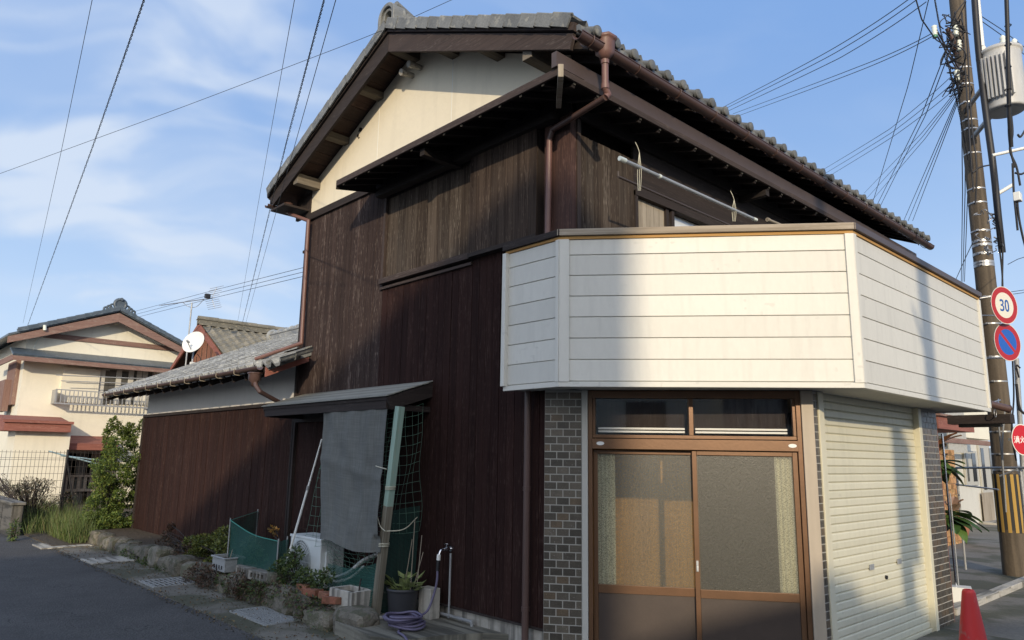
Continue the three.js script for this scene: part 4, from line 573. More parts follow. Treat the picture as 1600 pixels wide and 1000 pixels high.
// things along the side wall
{
  // shade cloth, net, leaning post
  const sg = new THREE.PlaneGeometry(1, 1, 70, 60), c4 = [onx(503, 643, 4.27), onx(605, 639, 4.27), onx(499, 842, 4.22), onx(587, 866, 4.20)], p = sg.attributes.position;
  for (let i = 0; i < p.count; i++) { const u = p.getX(i) + 0.5, v = 0.5 - p.getY(i); const a = c4[0].clone().lerp(c4[1], u), b = c4[2].clone().lerp(c4[3], u); const q = a.lerp(b, v); q.x += 0.014 * Math.sin(v * 9 + u * 4) * v + 0.007 * Math.sin(u * 22 + v * 3) + 0.022 * Math.exp(-Math.pow((u * 0.8 + 0.05 - v * 0.9) * 9, 2)) + 0.012 * Math.exp(-Math.pow((u - 0.72) * 22 + v * 2, 2)) * v - 0.014 * Math.exp(-Math.pow((v - 0.38 - u * 0.12) * 26, 2)) - 0.03 * Math.sin(Math.PI * u) * v + (u > 0.93 && v > 0.9 ? 0.03 : 0); q.y += 0.02 * Math.sin(u * 7) * v; p.setXYZ(i, q.x, q.y, q.z); }
  sg.computeVertexNormals(); const sb = clean(sg), uvA = sb.attributes.uv; for (let i = 0; i < uvA.count; i++) uvA.setXY(i, uvA.getX(i) * 1.36, uvA.getY(i) * 1.45);
  const back = sb.clone().translate(0.004, 0, 0);
  tag(mesh('shade_cloth', [sb, back], mt('shade', { side: THREE.DoubleSide, roughness: 0.95 }, 0.003)), 'grey woven shade cloth hanging from the small door canopy', 'shade cloth');
  const P = thing('leaning_post', 'leaning timber post, painted mint green above and bare below', 'post'), a = V(4.30, 0.13, -6.535), b = V(4.305, 2.215, -6.27), m = a.clone().lerp(b, 0.52), w = 0.036;
  const stick = (s, e, mat, nm) => { const d = e.clone().sub(s), g = bx(-w, w, 0, d.length(), -w, w); g.applyQuaternion(new THREE.Quaternion().setFromUnitVectors(V(0, 1, 0), d.normalize())).translate(s.x, s.y, s.z); return mesh(nm, [g], mat, P); };
  stick(a, m, mt('pale', { color: tone(0.6, 0.95, 1, 0.98) }), 'bare_half'); stick(m, b, M.mint, 'painted_half');
  mesh('foot_plate', [rbx(4.20, 4.42, 0.125, 0.145, -6.62, -6.40, 0.005, 'z')], M.concPale, P);
  mesh('rope_tie', [tube([onx(587, 728, 4.25), onx(596, 731, 4.24), onx(604, 733, 4.24)], 0.005, 10, 5), ...[0, 1, 2].map(i => { const q = a.clone().lerp(b, 0.60 + i * 0.006); return uvm(new THREE.TorusGeometry(0.052, 0.004, 5, 18).rotateX(Math.PI / 2).translate(q.x, q.y, q.z)); }), ...[0, 1, 2].map(i => { const q = a.clone().lerp(b, 0.33 + i * 0.007); return uvm(new THREE.TorusGeometry(0.054, 0.004, 5, 18).rotateX(Math.PI / 2).translate(q.x, q.y, q.z)); }), tube([onx(588, 800, 4.25), onx(594, 822, 4.25), onx(602, 830, 4.24)], 0.005, 10, 5), tube([onx(604, 830, 4.25), onx(628, 828, 4.4), onx(652, 808, 4.75)], 0.005, 12, 5)], M.rope, P);
  rebase(P, a);
  const cord = col(0.10, 0.19, 0.14), nets = [];
  const grid = (f, nu, nv) => { for (let i = 0; i <= nu; i++) { const l = []; for (let k = 0; k <= 14; k++) l.push(f(i / nu, k / 14)); nets.push(tube(l, 0.0022, 16, 3)); } for (let k = 0; k <= nv; k++) { const l = []; for (let i = 0; i <= 10; i++) l.push(f(i / 10, k / nv)); nets.push(tube(l, 0.0022, 12, 3)); } };
  const bl = (A, B, C, D, wob) => (u, v) => { const q = A.clone().lerp(B, u).lerp(C.clone().lerp(D, u), v); q.x += wob * Math.sin(u * 9 + v * 6); q.z += wob * Math.sin(v * 11 + u * 5); q.y -= wob * 1.2 * Math.sin(u * Math.PI); return q; };
  grid(bl(onx(603, 640, 4.3), onx(662, 630, 4.72), onx(585, 830, 4.3), onx(654, 830, 4.72), 0.02), 7, 13);
  grid(bl(onx(590, 650, 4.36), onx(622, 640, 4.36), onx(560, 882, 4.30), onx(600, 860, 4.3), 0.018), 5, 15);
  grid(bl(onx(503, 700, 4.4), onx(510, 700, 4.4), onx(478, 850, 4.35), onx(512, 850, 4.3), 0.02), 4, 10);
  grid(bl(onx(505, 845, 4.28), onx(585, 862, 4.26), onx(520, 880, 4.3), onx(585, 905, 4.3), 0.02), 9, 5);
  tag(mesh('garden_net', nets, cord), 'dark green wide-mesh garden net hung round the shade cloth and post', 'net', undefined);
  // fine green screen
  const netTex = tex(64, 64, 0.012, 0.012, (u, v) => [0, 0, 0, (u < 0.42 || v < 0.42) ? 1 : 0.0]);
  const screen = new THREE.MeshStandardMaterial({ color: tone(1, 0.014, 0.085, 0.068), roughness: 0.8, side: THREE.DoubleSide, transparent: true, alphaMap: netTex.bump });
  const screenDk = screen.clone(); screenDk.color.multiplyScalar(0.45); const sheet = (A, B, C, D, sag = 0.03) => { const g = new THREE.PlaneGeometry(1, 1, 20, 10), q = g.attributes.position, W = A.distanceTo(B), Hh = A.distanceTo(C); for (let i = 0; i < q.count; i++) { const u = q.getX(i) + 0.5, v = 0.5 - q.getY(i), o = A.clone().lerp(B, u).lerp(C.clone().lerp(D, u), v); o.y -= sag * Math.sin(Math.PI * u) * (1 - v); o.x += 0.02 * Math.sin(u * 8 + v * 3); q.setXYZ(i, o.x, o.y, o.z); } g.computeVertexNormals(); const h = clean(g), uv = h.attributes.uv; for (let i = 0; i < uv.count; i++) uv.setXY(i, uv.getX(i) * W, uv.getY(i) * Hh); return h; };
  const F = thing('green_screen_net', 'sagging dark green screen net fencing the planted strip beside the air conditioner', 'net fence');
  const t1 = onx(360, 813, 4.10), t2 = onx(435, 846, 4.12), t3 = onx(449, 842, 4.3), w3 = onx(403, 799, 4.70);
  const gnd2 = (q, y) => V(q.x, y, q.z);
  mesh('front_sheet', sheet(t1, t2, gnd2(t1, 0.22), gnd2(t2, 0.22), 0.05), screen, F); mesh('side_sheet', sheet(t2, t3, gnd2(t2, 0.22), gnd2(t3, 0.22), 0.01), screen, F);
  mesh('back_sheet', sheet(t1, w3, gnd2(t1, 0.22), gnd2(w3, 0.22), 0.02), screen, F);
  mesh('top_hem', [tube([t1, t1.clone().lerp(t2, 0.5).add(V(0, -0.05, 0)), t2], 0.007, 14, 5), tube([t1, w3], 0.004, 6, 5)], col(0.05, 0.24, 0.19), F);
  for (const q of [t1, t2, w3, t3]) mesh('stake', [rod(gnd2(q, 0.1), gnd2(q, q.y + 0.03), 0.008)], M.galv, F);
  rebase(F, gnd2(t1, 0.2));
  const F2 = thing('green_screen_net', 'crumpled green screen net lying below the shade cloth, left of the post', 'net fence');
  const u1 = onx(512, 880, 4.28), u2 = onx(586, 880, 4.27); mesh('sheet', sheet(u1, u2, gnd2(u1, 0.2), gnd2(u2, 0.2), 0.05), screen, F2); mesh('sheet', sheet(onx(600, 800, 4.35), onx(654, 790, 4.75), gnd2(onx(600, 800, 4.35), 0.15), gnd2(onx(654, 790, 4.75), 0.15), 0.0), screenDk, F2);
  mesh('fold', [xf(sheet(V(0, 0, 0), V(0.1, 0.02, 0.35), V(-0.08, -0.12, 0.02), V(0, -0.1, 0.36), 0.02), V(4.08, 0.30, -7.75))], screen, F2);
  rebase(F2, V(4.28, 0.2, -7));
  // air conditioner
  const ac = thing('air_conditioner', 'white outdoor air conditioner unit standing behind the leaning white pole', 'air conditioner'), ax0 = 4.33, ax1 = 4.64, az0 = -8.50, az1 = -7.76, y0 = 0.20, y1 = 0.765;
  mesh('case', [rbx(ax0, ax1, y0 + 0.02, y1 - 0.012, az0, az1, 0.012)], M.plastic, ac); mesh('lid', [rbx(ax0 - 0.008, ax1 + 0.008, y1 - 0.03, y1, az0 - 0.008, az1 + 0.008, 0.006)], M.plastic, ac);
  const cy = 0.48, cz = -8.21; mesh('fan_hole', [rod([ax0 - 0.001, cy, cz], [ax0 + 0.004, cy, cz], 0.235, 0.235, 40)], col(0.22, 0.24, 0.24), ac);
  const rings = []; for (let k = 1; k <= 8; k++) rings.push(uvm(new THREE.TorusGeometry(0.03 * k, 0.003, 5, 36).rotateY(Math.PI / 2).translate(ax0 - 0.012, cy, cz))); for (let k = 0; k < 12; k++) { const t = k * 0.5236; rings.push(rod([ax0 - 0.012, cy + 0.03 * Math.cos(t), cz + 0.03 * Math.sin(t)], [ax0 - 0.012, cy + 0.24 * Math.cos(t), cz + 0.24 * Math.sin(t)], 0.003, 0.003, 5)); }
  mesh('fan_grille', rings, M.plastic, ac); mesh('fan_blade', [0, 1, 2].map(k => xf(uvm(new THREE.BoxGeometry(0.006, 0.2, 0.1).translate(0, 0.11, 0)), V(ax0 + 0.0, cy, cz), 0.0, k * 2.094)), col(0.3, 0.32, 0.32), ac);
  mesh('valve_cover', [rbx(ax0 + 0.06, ax0 + 0.16, 0.36, 0.62, az1, az1 + 0.03, 0.008)], M.plastic, ac); mesh('pipe_hose', [tube([[ax0 + 0.11, 0.40, az1 + 0.03], [ax0 + 0.12, 0.36, az1 + 0.12], [ax0 + 0.2, 0.42, az1 + 0.3], [ax0 + 0.3, 0.55, az1 + 0.42], [4.84, 0.62, az1 + 0.45]], 0.022, 24, 8), tube([[ax0 + 0.13, 0.34, az1 + 0.03], [ax0 + 0.14, 0.31, az1 + 0.14], [ax0 + 0.22, 0.37, az1 + 0.32], [ax0 + 0.3, 0.5, az1 + 0.46]], 0.016, 24, 8)], M.whitePl, ac);
  mesh('feet', [bx(ax0 + 0.02, ax1 - 0.02, 0.18, 0.22, az0 + 0.06, az0 + 0.12), bx(ax0 + 0.02, ax1 - 0.02, 0.18, 0.22, az1 - 0.12, az1 - 0.06)], M.galv, ac); rebase(ac, V(4.48, 0.2, -8.13));
  // white pole leaning on the wall
  const wp = thing('leaning_pole', 'thin white telescopic pole leaning from the stone wall to the canopy', 'pole'), wa = V(4.17, 0.22, -8.36), wb = onx(503, 686, 4.42), wm = wa.clone().lerp(wb, 0.66);
  mesh('lower_tube', [rod(wa, wm, 0.014, 0.014, 12)], M.whitePl, wp); mesh('upper_tube', [rod(wm, wb, 0.011, 0.010, 12)], M.whitePl, wp); mesh('joint', [rod(wm.clone().lerp(wa, 0.03), wm.clone().lerp(wb, 0.03), 0.018, 0.018, 12)], col(0.3, 0.3, 0.29), wp); rebase(wp, wa);
  // blocks, bricks, rock, box
  const block = (lab, x, z, ry) => { const t = thing('concrete_block', lab, 'concrete block'); const s = new THREE.Shape([[-0.195, -0.05], [0.195, -0.05], [0.195, 0.05], [-0.195, 0.05]].map(q => new THREE.Vector2(...q))); for (const k of [-0.12, -0.04, 0.04, 0.12]) { const h = new THREE.Path(); h.moveTo(k - 0.026, -0.028); h.lineTo(k + 0.026, -0.028); h.lineTo(k + 0.026, 0.028); h.lineTo(k - 0.026, 0.028); h.lineTo(k - 0.026, -0.028); s.holes.push(h); } const g = uvm(new THREE.ExtrudeGeometry(s, { depth: 0.19, bevelEnabled: true, bevelSize: 0.004, bevelThickness: 0.004, bevelSegments: 1 }).translate(0, 0.05, -0.095)); mesh('body', [xf(g, V(0, 0, 0), ry)], M.concrete, t); t.position.set(x, 0.235, z); };
  block('hollow concrete block lying on the stone wall beside the round grey rock', 4.10, -8.66, -Math.PI / 2 + 0.1); block('hollow concrete block lying on the stone wall next to the grey planter box', 4.12, -9.12, -Math.PI / 2 - 0.05);
  const rk = tag(mesh('rock', [uvm(globalThis.stone(0.17, 0.14, 0.17))], M.stone[0]), 'round grey rock on the stone wall at the foot of the white pole', 'rock'); rk.position.set(4.08, 0.29, -8.33);
  const bk = [['orange-red brick closest to the pale concrete trough, on the stone wall', 4.03, -6.86, 0.3], ['orange-red brick third in line from the white pole on the stone wall', 4.05, -7.10, -0.1], ['large red brick second in line from the white pole on the stone wall', 4.07, -7.38, 0.12], ['red brick first in line from the white pole, half under the green net', 4.10, -7.66, 0.0]];
  bk.forEach(([lab, x, z, ry], i) => { const b = tag(mesh('brick', [rbx(-0.06, 0.06, 0, 0.07, -0.11, 0.11, 0.006, 'z')], M.brick[i % 2]), lab, 'brick'); b.position.set(x, 0.235, z); b.rotation.set(rr(-0.06, 0.06), ry * 1.6, rr(-0.1, 0.1)); b.position.x += (i % 2 ? 0.02 : -0.015); });
  const fb = thing('planter_box', 'small grey plastic planter box standing on the stone wall', 'planter box'); { const o = [[-0.12, -0.2], [0.12, -0.2], [0.12, 0.2], [-0.12, 0.2]]; const pl = M.galv; mesh('walls', [rbx(-0.12, 0.12, 0, 0.03, -0.2, 0.2, 0.005), rbx(-0.12, -0.108, 0.03, 0.16, -0.2, 0.2, 0.003), rbx(0.108, 0.12, 0.03, 0.16, -0.2, 0.2, 0.003), rbx(-0.108, 0.108, 0.03, 0.16, -0.2, -0.188, 0.003), rbx(-0.108, 0.108, 0.03, 0.16, 0.188, 0.2, 0.003)], pl, fb); mesh('rim', [rbx(-0.14, -0.11, 0.158, 0.178, -0.22, 0.22, 0.006), rbx(0.11, 0.14, 0.158, 0.178, -0.22, 0.22, 0.006), rbx(-0.109, 0.109, 0.158, 0.178, -0.22, -0.19, 0.006), rbx(-0.109, 0.109, 0.158, 0.178, 0.19, 0.22, 0.006)], pl, fb); mesh('soil', [bx(-0.108, 0.108, 0.11, 0.14, -0.188, 0.188)], M.soil, fb); for (const k of [0, 1, 2, 3]) mesh('foot_slot', [bx(-0.1215, -0.1195, 0.03, 0.075, -0.15 + k * 0.08, -0.11 + k * 0.08)], M.dark, fb); mesh('dry_stem', [rod([0, 0.14, 0.05], [0.02, 0.26, 0.07], 0.006, 0.004)], M.pale, fb); fb.position.set(4.05, 0.235, -9.62); }
  const tr = thing('concrete_trough', 'pale concrete trough standing left of the leaning post', 'planter'); mesh('trough', [rbx(-0.13, 0.13, 0, 0.03, -0.2, 0.2, 0.006), rbx(-0.13, -0.095, 0.03, 0.25, -0.2, 0.2, 0.008), rbx(0.095, 0.13, 0.03, 0.25, -0.2, 0.2, 0.008), rbx(-0.095, 0.095, 0.03, 0.25, -0.2, -0.165, 0.006), rbx(-0.095, 0.095, 0.03, 0.25, 0.165, 0.2, 0.006)], M.concPale, tr); mesh('soil', [bx(-0.095, 0.095, 0.17, 0.2, -0.165, 0.165)], M.soil, tr); mesh('sprout', [tube([[0.02, 0.2, 0.1], [0.03, 0.3, 0.1], [0.07, 0.34, 0.06]], 0.008, 8, 5)], M.brownDk, tr); tr.position.set(4.16, 0.13, -6.78); tr.rotation.y = 0.06;
  // pot with broad leaves
  const pot = thing('potted_plant', 'black plastic pot with broad pale green leaves beside the coiled hose', 'potted plant');
  mesh('pot', [lathe([[0, 0], [0.125, 0], [0.135, 0.02], [0.155, 0.255], [0.168, 0.26], [0.168, 0.285], [0.15, 0.285], [0.14, 0.22], [0, 0.22]], 28)], col(0.03, 0.031, 0.036, { roughness: 0.5 }), pot); mesh('soil', [rod([0, 0.2, 0], [0, 0.235, 0], 0.139, 0.139, 20)], M.soil, pot);
  { const a = [], n = [], c = [], st = []; for (let i = 0; i < 34; i++) { const t = rr(0, 6.283), r = rr(0.02, 0.15), o = V(Math.cos(t) * r * 0.6, rr(0.25, 0.38), Math.sin(t) * r * 0.6 + (i < 14 ? -0.1 : 0.06)), d = V(Math.cos(t), rr(0.1, 1.1), Math.sin(t)).normalize(), k = rr(0.7, 1.2); blade(o, d, V(0, 1, 0), rr(0.10, 0.17), rr(0.06, 0.09), a, n, [0.24 * k, 0.29 * k, 0.10 * k], c); st.push(rod([o.x * 0.3, 0.22, o.z * 0.3], o, 0.005, 0.004, 5)); } const g = new THREE.BufferGeometry(); g.setAttribute('position', new THREE.Float32BufferAttribute(a, 3)); g.setAttribute('normal', new THREE.Float32BufferAttribute(n, 3)); g.setAttribute('color', new THREE.Float32BufferAttribute(c, 3)); g.setAttribute('uv', new THREE.Float32BufferAttribute(new Float32Array(a.length / 3 * 2), 2)); mesh('leaves', g, leafM, pot); mesh('stems', st, col(0.16, 0.2, 0.06), pot); }
  for (const [x, z, h, lx] of [[0.03, -0.03, 0.75, 0.06], [0.1, 0.02, 0.62, 0.1], [0.02, 0.1, 0.95, 0.0], [0.08, 0.12, 0.8, 0.02]]) mesh('cane', [rod([x, 0.22, z], [x + lx, h, z + 0.03], 0.005, 0.004, 6)], M.pale, pot);
  pot.position.set(4.50, 0.125, -6.36);
  const bl2 = thing('concrete_block', 'small pale block standing behind the black plant pot', 'concrete block'); mesh('body', [rbx(-0.06, 0.06, 0, 0.29, -0.1, 0.1, 0.005)], M.concPale, bl2); bl2.position.set(4.70, 0.125, -6.18);
  // tap, pipe and hose
  const tp = V(4.82, 0.80, -6.00), tap = thing('water_tap', 'chrome water tap on the dark planks above the coiled hose', 'tap');
  mesh('body', [rod(tp, tp.clone().add(V(-0.09, 0, 0)), 0.014, 0.014, 14), rod(tp.clone().add(V(0.01, 0, 0)), tp.clone().add(V(-0.012, 0, 0)), 0.032, 0.028, 18), tube([tp.clone().add(V(-0.07, 0, 0)), tp.clone().add(V(-0.13, -0.005, 0)), tp.clone().add(V(-0.155, -0.05, 0.0))], 0.012, 12, 10)], M.chrome, tap); mesh('handle', [rod(tp.clone().add(V(-0.06, 0, 0)), tp.clone().add(V(-0.06, 0.05, 0)), 0.009, 0.009, 10), rod(tp.clone().add(V(-0.06, 0.052, -0.032)), tp.clone().add(V(-0.06, 0.052, 0.032)), 0.009, 0.009, 10), rod(tp.clone().add(V(-0.092, 0.052, 0)), tp.clone().add(V(-0.028, 0.052, 0)), 0.009, 0.009, 10)], M.chrome, tap);
  mesh('hose_clip', [rod(tp.clone().add(V(-0.155, -0.045, 0)), tp.clone().add(V(-0.16, -0.10, 0)), 0.02, 0.02, 14)], M.whitePl, tap); mesh('connector', [rod(tp.clone().add(V(-0.16, -0.10, 0)), tp.clone().add(V(-0.168, -0.20, 0)), 0.019, 0.016, 14)], M.black, tap); rebase(tap, tp);
  const hp = []; for (let i = 0; i <= 110; i++) { const t = i / 110 * 6.2832 * 5.5, r = 0.18 + 0.035 * Math.sin(i * 0.37) - 0.012 * (i / 110); hp.push(V(4.26 + Math.cos(t) * r * 0.9, 0.150 + 0.018 * (i / 20) + 0.008 * Math.sin(i * 0.9), -5.98 + Math.sin(t) * r)); }
  const H0 = tp.clone().add(V(-0.168, -0.19, 0)); const rise = [H0, V(4.645, 0.52, -5.99), V(4.61, 0.36, -6.0), V(4.52, 0.22, -6.0)];
  const hz = [...rise, ...hp.reverse(), V(4.12, 0.135, -5.86), V(4.02, 0.14, -5.62), V(4.0, 0.06, -5.42), V(4.25, 0.055, -5.30), V(4.4, 0.06, -5.25)];
  tag(mesh('garden_hose', tube(hz, 0.0115, 520, 8), col(0.115, 0.10, 0.165, { roughness: 0.55 })), 'violet garden hose coiled on the concrete step and hanging from the tap', 'hose');
  const wpz = thing('water_pipe', 'thin grey water pipe running along the foundation under the tap', 'pipe'); mesh('pipe', [bend([V(4.79, 0.76, -5.97), V(4.79, 0.27, -5.97), V(4.79, 0.145, -5.97)], 0.011), bend([V(4.80, 0.165, -6.4), V(4.79, 0.165, -5.62), V(4.79, 0.03, -5.60)], 0.016)], M.galv, wpz); rebase(wpz, V(4.79, 0.1, -5.9));
}

// ================================================================== neighbours to the left
const pxb = (z, th, x0, y0, x1, y1, grain = 'y') => { const a = onz(x0, y0, z), b = onz(x1, y1, z); return bx(Math.min(a.x, b.x), Math.max(a.x, b.x), Math.min(a.y, b.y), Math.max(a.y, b.y), z - th, z, grain); };
{
  const N = thing('cream_house', 'cream two-storey house with blue-grey gable roof and reddish trim at the left', 'house'), Z = -27;
  const pL = onz(33, 600, Z), pR = onz(291, 560, Z), xl = pL.x, xr = pR.x, ap = onz(187, 489, Z + 0.5), eR = onz(295, 549, Z + 0.5), eL = onz(19, 525, Z + 0.5), sR = (ap.y - eR.y) / (eR.x - ap.x), sL = (ap.y - eL.y) / (ap.x - eL.x), zb = -36;
  const top = x => ap.y - 0.05 - (x > ap.x ? sR * (x - ap.x) : sL * (ap.x - x));
  mesh('wall', [prism('z', [[xl, -0.1], [xr, -0.1], [xr, top(xr)], [ap.x, top(ap.x)], [xl, top(xl)]], Z - 0.15, Z, 'y'), bx(xl, xl + 0.15, -0.1, top(xl), zb, Z - 0.151), bx(xr - 0.15, xr, -0.1, top(xr), zb, Z - 0.151), prism('z', [[xl, -0.1], [xr, -0.1], [xr, top(xr)], [ap.x, top(ap.x)], [xl, top(xl)]], zb - 0.15, zb, 'y')], M.cream, N);
  const zr = Z + 0.52, e2L = eL.x - 0.1, e2R = eR.x + 0.1, ty = x => ap.y + 0.06 - (x > ap.x ? sR * (x - ap.x) : sL * (ap.x - x));
  const rf = mesh('roof', [prism('z', [[e2L, ty(e2L)], [ap.x, ty(ap.x)], [e2R, ty(e2R)], [e2R, ty(e2R) + 0.06], [ap.x, ty(ap.x) + 0.06], [e2L, ty(e2L) + 0.06]], zb - 0.4, zr - 0.02, 'z')], M.roofBlue[0], N);
  for (const [s, x1, k] of [[1, e2R, sR], [-1, e2L, sL]]) { const n = Math.floor(Math.abs(x1 - ap.x) / 0.25); for (let i = 0; i < n; i++) { const x = ap.x + s * (0.13 + i * 0.25); mesh('verge_tile', [xf(uvm(mg([new THREE.BoxGeometry(0.27, 0.10, 0.26), new THREE.CylinderGeometry(0.035, 0.035, 0.27, 8).rotateZ(Math.PI / 2).translate(0, 0.05, 0.09)]), 'x', rnd(), rnd()), V(x, ty(x) + 0.085, zr - 0.1), 0, 0, -s * (Math.atan(k) - 0.05))], M.roofBlue[i % 2], rf); } }
  mesh('barge_board', [prism('z', [[ap.x, ap.y], [e2R, ty(e2R) - 0.04], [e2R, ty(e2R) - 0.24], [ap.x, ap.y - 0.30]], zr - 0.08, zr - 0.03, 'x')], M.pink, N);
  mesh('barge_board', [prism('z', [[ap.x - 0.002, ap.y], [ap.x - 0.002, ap.y - 0.30], [e2L, ty(e2L) - 0.24], [e2L, ty(e2L) - 0.04]], zr - 0.08, zr - 0.03, 'x')], M.pink, N);
  { const c = V(ap.x, ap.y + 0.16, zr - 0.05), o = part('ridge_ornament', N); mesh('crest', [uvm(new THREE.TorusGeometry(0.17, 0.06, 8, 20).translate(c.x, c.y + 0.13, c.z)), uvm(new THREE.CylinderGeometry(0.14, 0.14, 0.08, 18).rotateX(Math.PI / 2).translate(c.x, c.y + 0.12, c.z)), rod([c.x, c.y + 0.3, c.z + 0.12], [c.x, c.y + 0.28, c.z - 0.4], 0.05, 0.05, 12)], M.roofBlue[0], o); mesh('scroll', [-1, 1].flatMap(s => [0, 1, 2].map(i => uvm(new THREE.TorusGeometry(0.09 - i * 0.015, 0.035, 7, 14).translate(c.x + s * (0.22 + i * 0.1), c.y + 0.02 - i * 0.05, c.z)))), M.roofBlue[1], o); }
  mesh('gable_beam', [pxb(Z + 0.05, 0.049, 62, 527, 283, 546, 'x')].map(g => { const a = onz(62, 522, Z + 0.05), b = onz(283, 545, Z + 0.05); return bx(a.x, b.x, (a.y + b.y) / 2 - 0.10, (a.y + b.y) / 2 + 0.06, Z + 0.001, Z + 0.05, 'x'); }), M.pink, N);
  { const a = onz(20, 557, Z + 0.7), b = onz(281, 578, Z + 0.7), y = (a.y + b.y) / 2; mesh('pent_roof', [prism('x', [[Z + 0.70, y + 0.02], [Z - 0.0, y + 0.30], [Z, y + 0.34], [Z + 0.72, y + 0.07]].map(q => [q[0], q[1]]), a.x, b.x + 0.3, 'x')], M.roofBlue[1], N); mesh('pent_fascia', [bx(a.x, b.x + 0.3, y - 0.12, y + 0.06, Z + 0.66, Z + 0.70, 'x')], M.pink, N); mesh('pent_soffit', [bx(a.x + 0.02, b.x + 0.28, y - 0.03, y - 0.01, Z + 0.01, Z + 0.65, 'x')], M.pale, N); mesh('pent_end', [bx(a.x, a.x + 0.04, y - 0.12, y + 0.06, Z - 3, Z + 0.655, 'z')], M.pink, N); }
  const winA = part('upper_window', N), wz = Z + 0.03;
  mesh('shutter_box', [pxb(wz + 0.1, 0.13, 100, 573, 151, 631)], M.cream, winA); mesh('frame', [pxb(wz + 0.01, 0.03, 150, 575, 235, 634)], M.greyAlu, winA);
  for (const [a, b] of [[152, 166], [172, 200], [204, 214], [217, 233]]) mesh('pane', [pxb(wz + 0.02, 0.005, a, 578, b, 632)], M.greyGlass, winA);
  for (const x of [157, 183, 202, 215, 224]) mesh('sash_bar', [pxb(wz + 0.03, 0.009, x, 577, x + 2, 632)], M.white[0], winA);
  const rail = part('balcony_rail', N), rz = Z + 0.55, ra = onz(88, 608, rz), rb = onz(236, 618, rz), ry0 = onz(160, 634, rz).y, ry1 = (ra.y + rb.y) / 2;
  mesh('top_bar', [bx(ra.x, rb.x, ry1 - 0.015, ry1 + 0.015, rz - 0.04, rz, 'x')], M.galv, rail); mesh('bottom_bar', [bx(ra.x, rb.x, ry0 - 0.02, ry0 + 0.03, rz - 0.06, rz, 'x')], M.galv, rail);
  for (let i = 0; i < 24; i++) { const x = mix(ra.x + 0.03, rb.x - 0.03, i / 23); mesh('baluster', [bx(x - 0.012, x + 0.012, ry0 + 0.03, ry1 - 0.02, rz - 0.03, rz - 0.01)], M.galv, rail); }
  for (const x of [ra.x, rb.x - 0.03]) mesh('side_bar', [bx(x, x + 0.03, ry0, ry1, Z, rz - 0.041)], M.galv, rail);
  mesh('laundry_bar', [rod(onz(88, 586, rz), onz(232, 592, rz), 0.016), rod(onz(95, 595, rz), onz(225, 600, rz), 0.014)], M.galv, N);
  // porch on the left, window on the right below
  const po = part('porch', N); mesh('pier', [pxb(Z + 1.2, 1.19, 25, 672, 95, 800)], M.cream, po);
  { const a = onz(8, 656, Z + 1.5), b = onz(112, 662, Z + 1.5); mesh('porch_roof', [prism('x', [[Z + 1.5, a.y - 0.30], [Z + 1.5, a.y - 0.02], [Z, a.y + 0.2], [Z, a.y - 0.30]], a.x, b.x, 'x')], M.pinkRed, po); mesh('roof_edge', [bx(a.x - 0.05, b.x + 0.05, a.y - 0.06, a.y + 0.02, Z + 1.501, Z + 1.56, 'x')], M.pinkRed, po); }
  { const a = onz(88, 692, Z + 0.9), b = onz(162, 698, Z + 0.9); mesh('window_hood', [prism('x', [[Z + 0.9, a.y - 0.20], [Z + 0.9, a.y], [Z, a.y + 0.25], [Z, a.y - 0.20]], a.x, b.x + 0.4, 'x')], M.pinkRed, N); }
  const wg = part('ground_window', N); mesh('frame', [pxb(Z + 0.03, 0.04, 92, 703, 178, 792)], M.greyAlu, wg); for (const [a, b] of [[95, 112], [115, 134], [137, 156], [158, 176]]) mesh('pane', [pxb(Z + 0.036, 0.005, a, 706, b, 788)], a < 100 ? M.darkGlass : M.greyGlass, wg);
  mesh('window_grille', [pxb(Z + 0.12, 0.02, 100, 742, 178, 745), pxb(Z + 0.12, 0.02, 100, 764, 178, 767), ...[102, 112, 122, 132, 142, 152, 162].map(x => pxb(Z + 0.10, 0.02, x, 742, x + 2, 767))], M.pale, wg);
  mesh('side_window', [bx(xl - 0.12, xl - 0.001, 3.1, 4.5, Z - 1.9, Z - 0.5), bx(xl - 0.3, xl - 0.121, 2.9, 3.9, Z - 1.9, Z - 0.9)], M.pink, N);
  mesh('wall_insulator', [rod(onz(70, 516, Z + 0.55), onz(70, 508, Z + 0.55), 0.05, 0.05, 10), tube([onz(70, 516, Z + 0.5), onz(85, 520, Z + 0.2), onz(60, 530, Z + 0.1), onz(52, 546, Z + 0.05)], 0.012, 16, 4)], M.porcelain, N);
  rebase(N, V((xl + xr) / 2, 0, Z));

  // brown house with the tiled roof
  const Dh = thing('brown_house', 'brown timber house with weathered tan tile roof behind the annex', 'house'), x0 = 7.75, rg = onz(312, 506, -22), ez = -20.03, ey = 4.27, k = (rg.y - ey) / 2, aa = Math.atan((rg.y - 0.12 - ey) / 1.97);
  mesh('wall', [prism('x', [[ez - 0.15, -0.1], [ez - 0.15, ey - 0.1], [-22, rg.y - 0.25], [-23.85, ey - 0.1], [-23.85, -0.1]], x0 + 0.35, x0 + 0.5), bx(x0 + 0.501, 14, -0.1, ey - 0.05, ez - 0.3, ez - 0.15), bx(x0 + 0.501, 14, -0.1, ey - 0.05, -23.85, -23.7)], mt('brown', { color: tone(1, 5.2, 3.4, 2.5) }), Dh);
  for (let i = 0; i < 9; i++) mesh('wall_seam', [bx(x0 + 0.335, x0 + 0.349, 2.4, Math.min(rg.y - 0.35, ey - 0.15 + (i < 5 ? i : 8 - i) * 0.24), ez - 0.4 - i * 0.4, ez - 0.415 - i * 0.4)], M.brown, Dh);
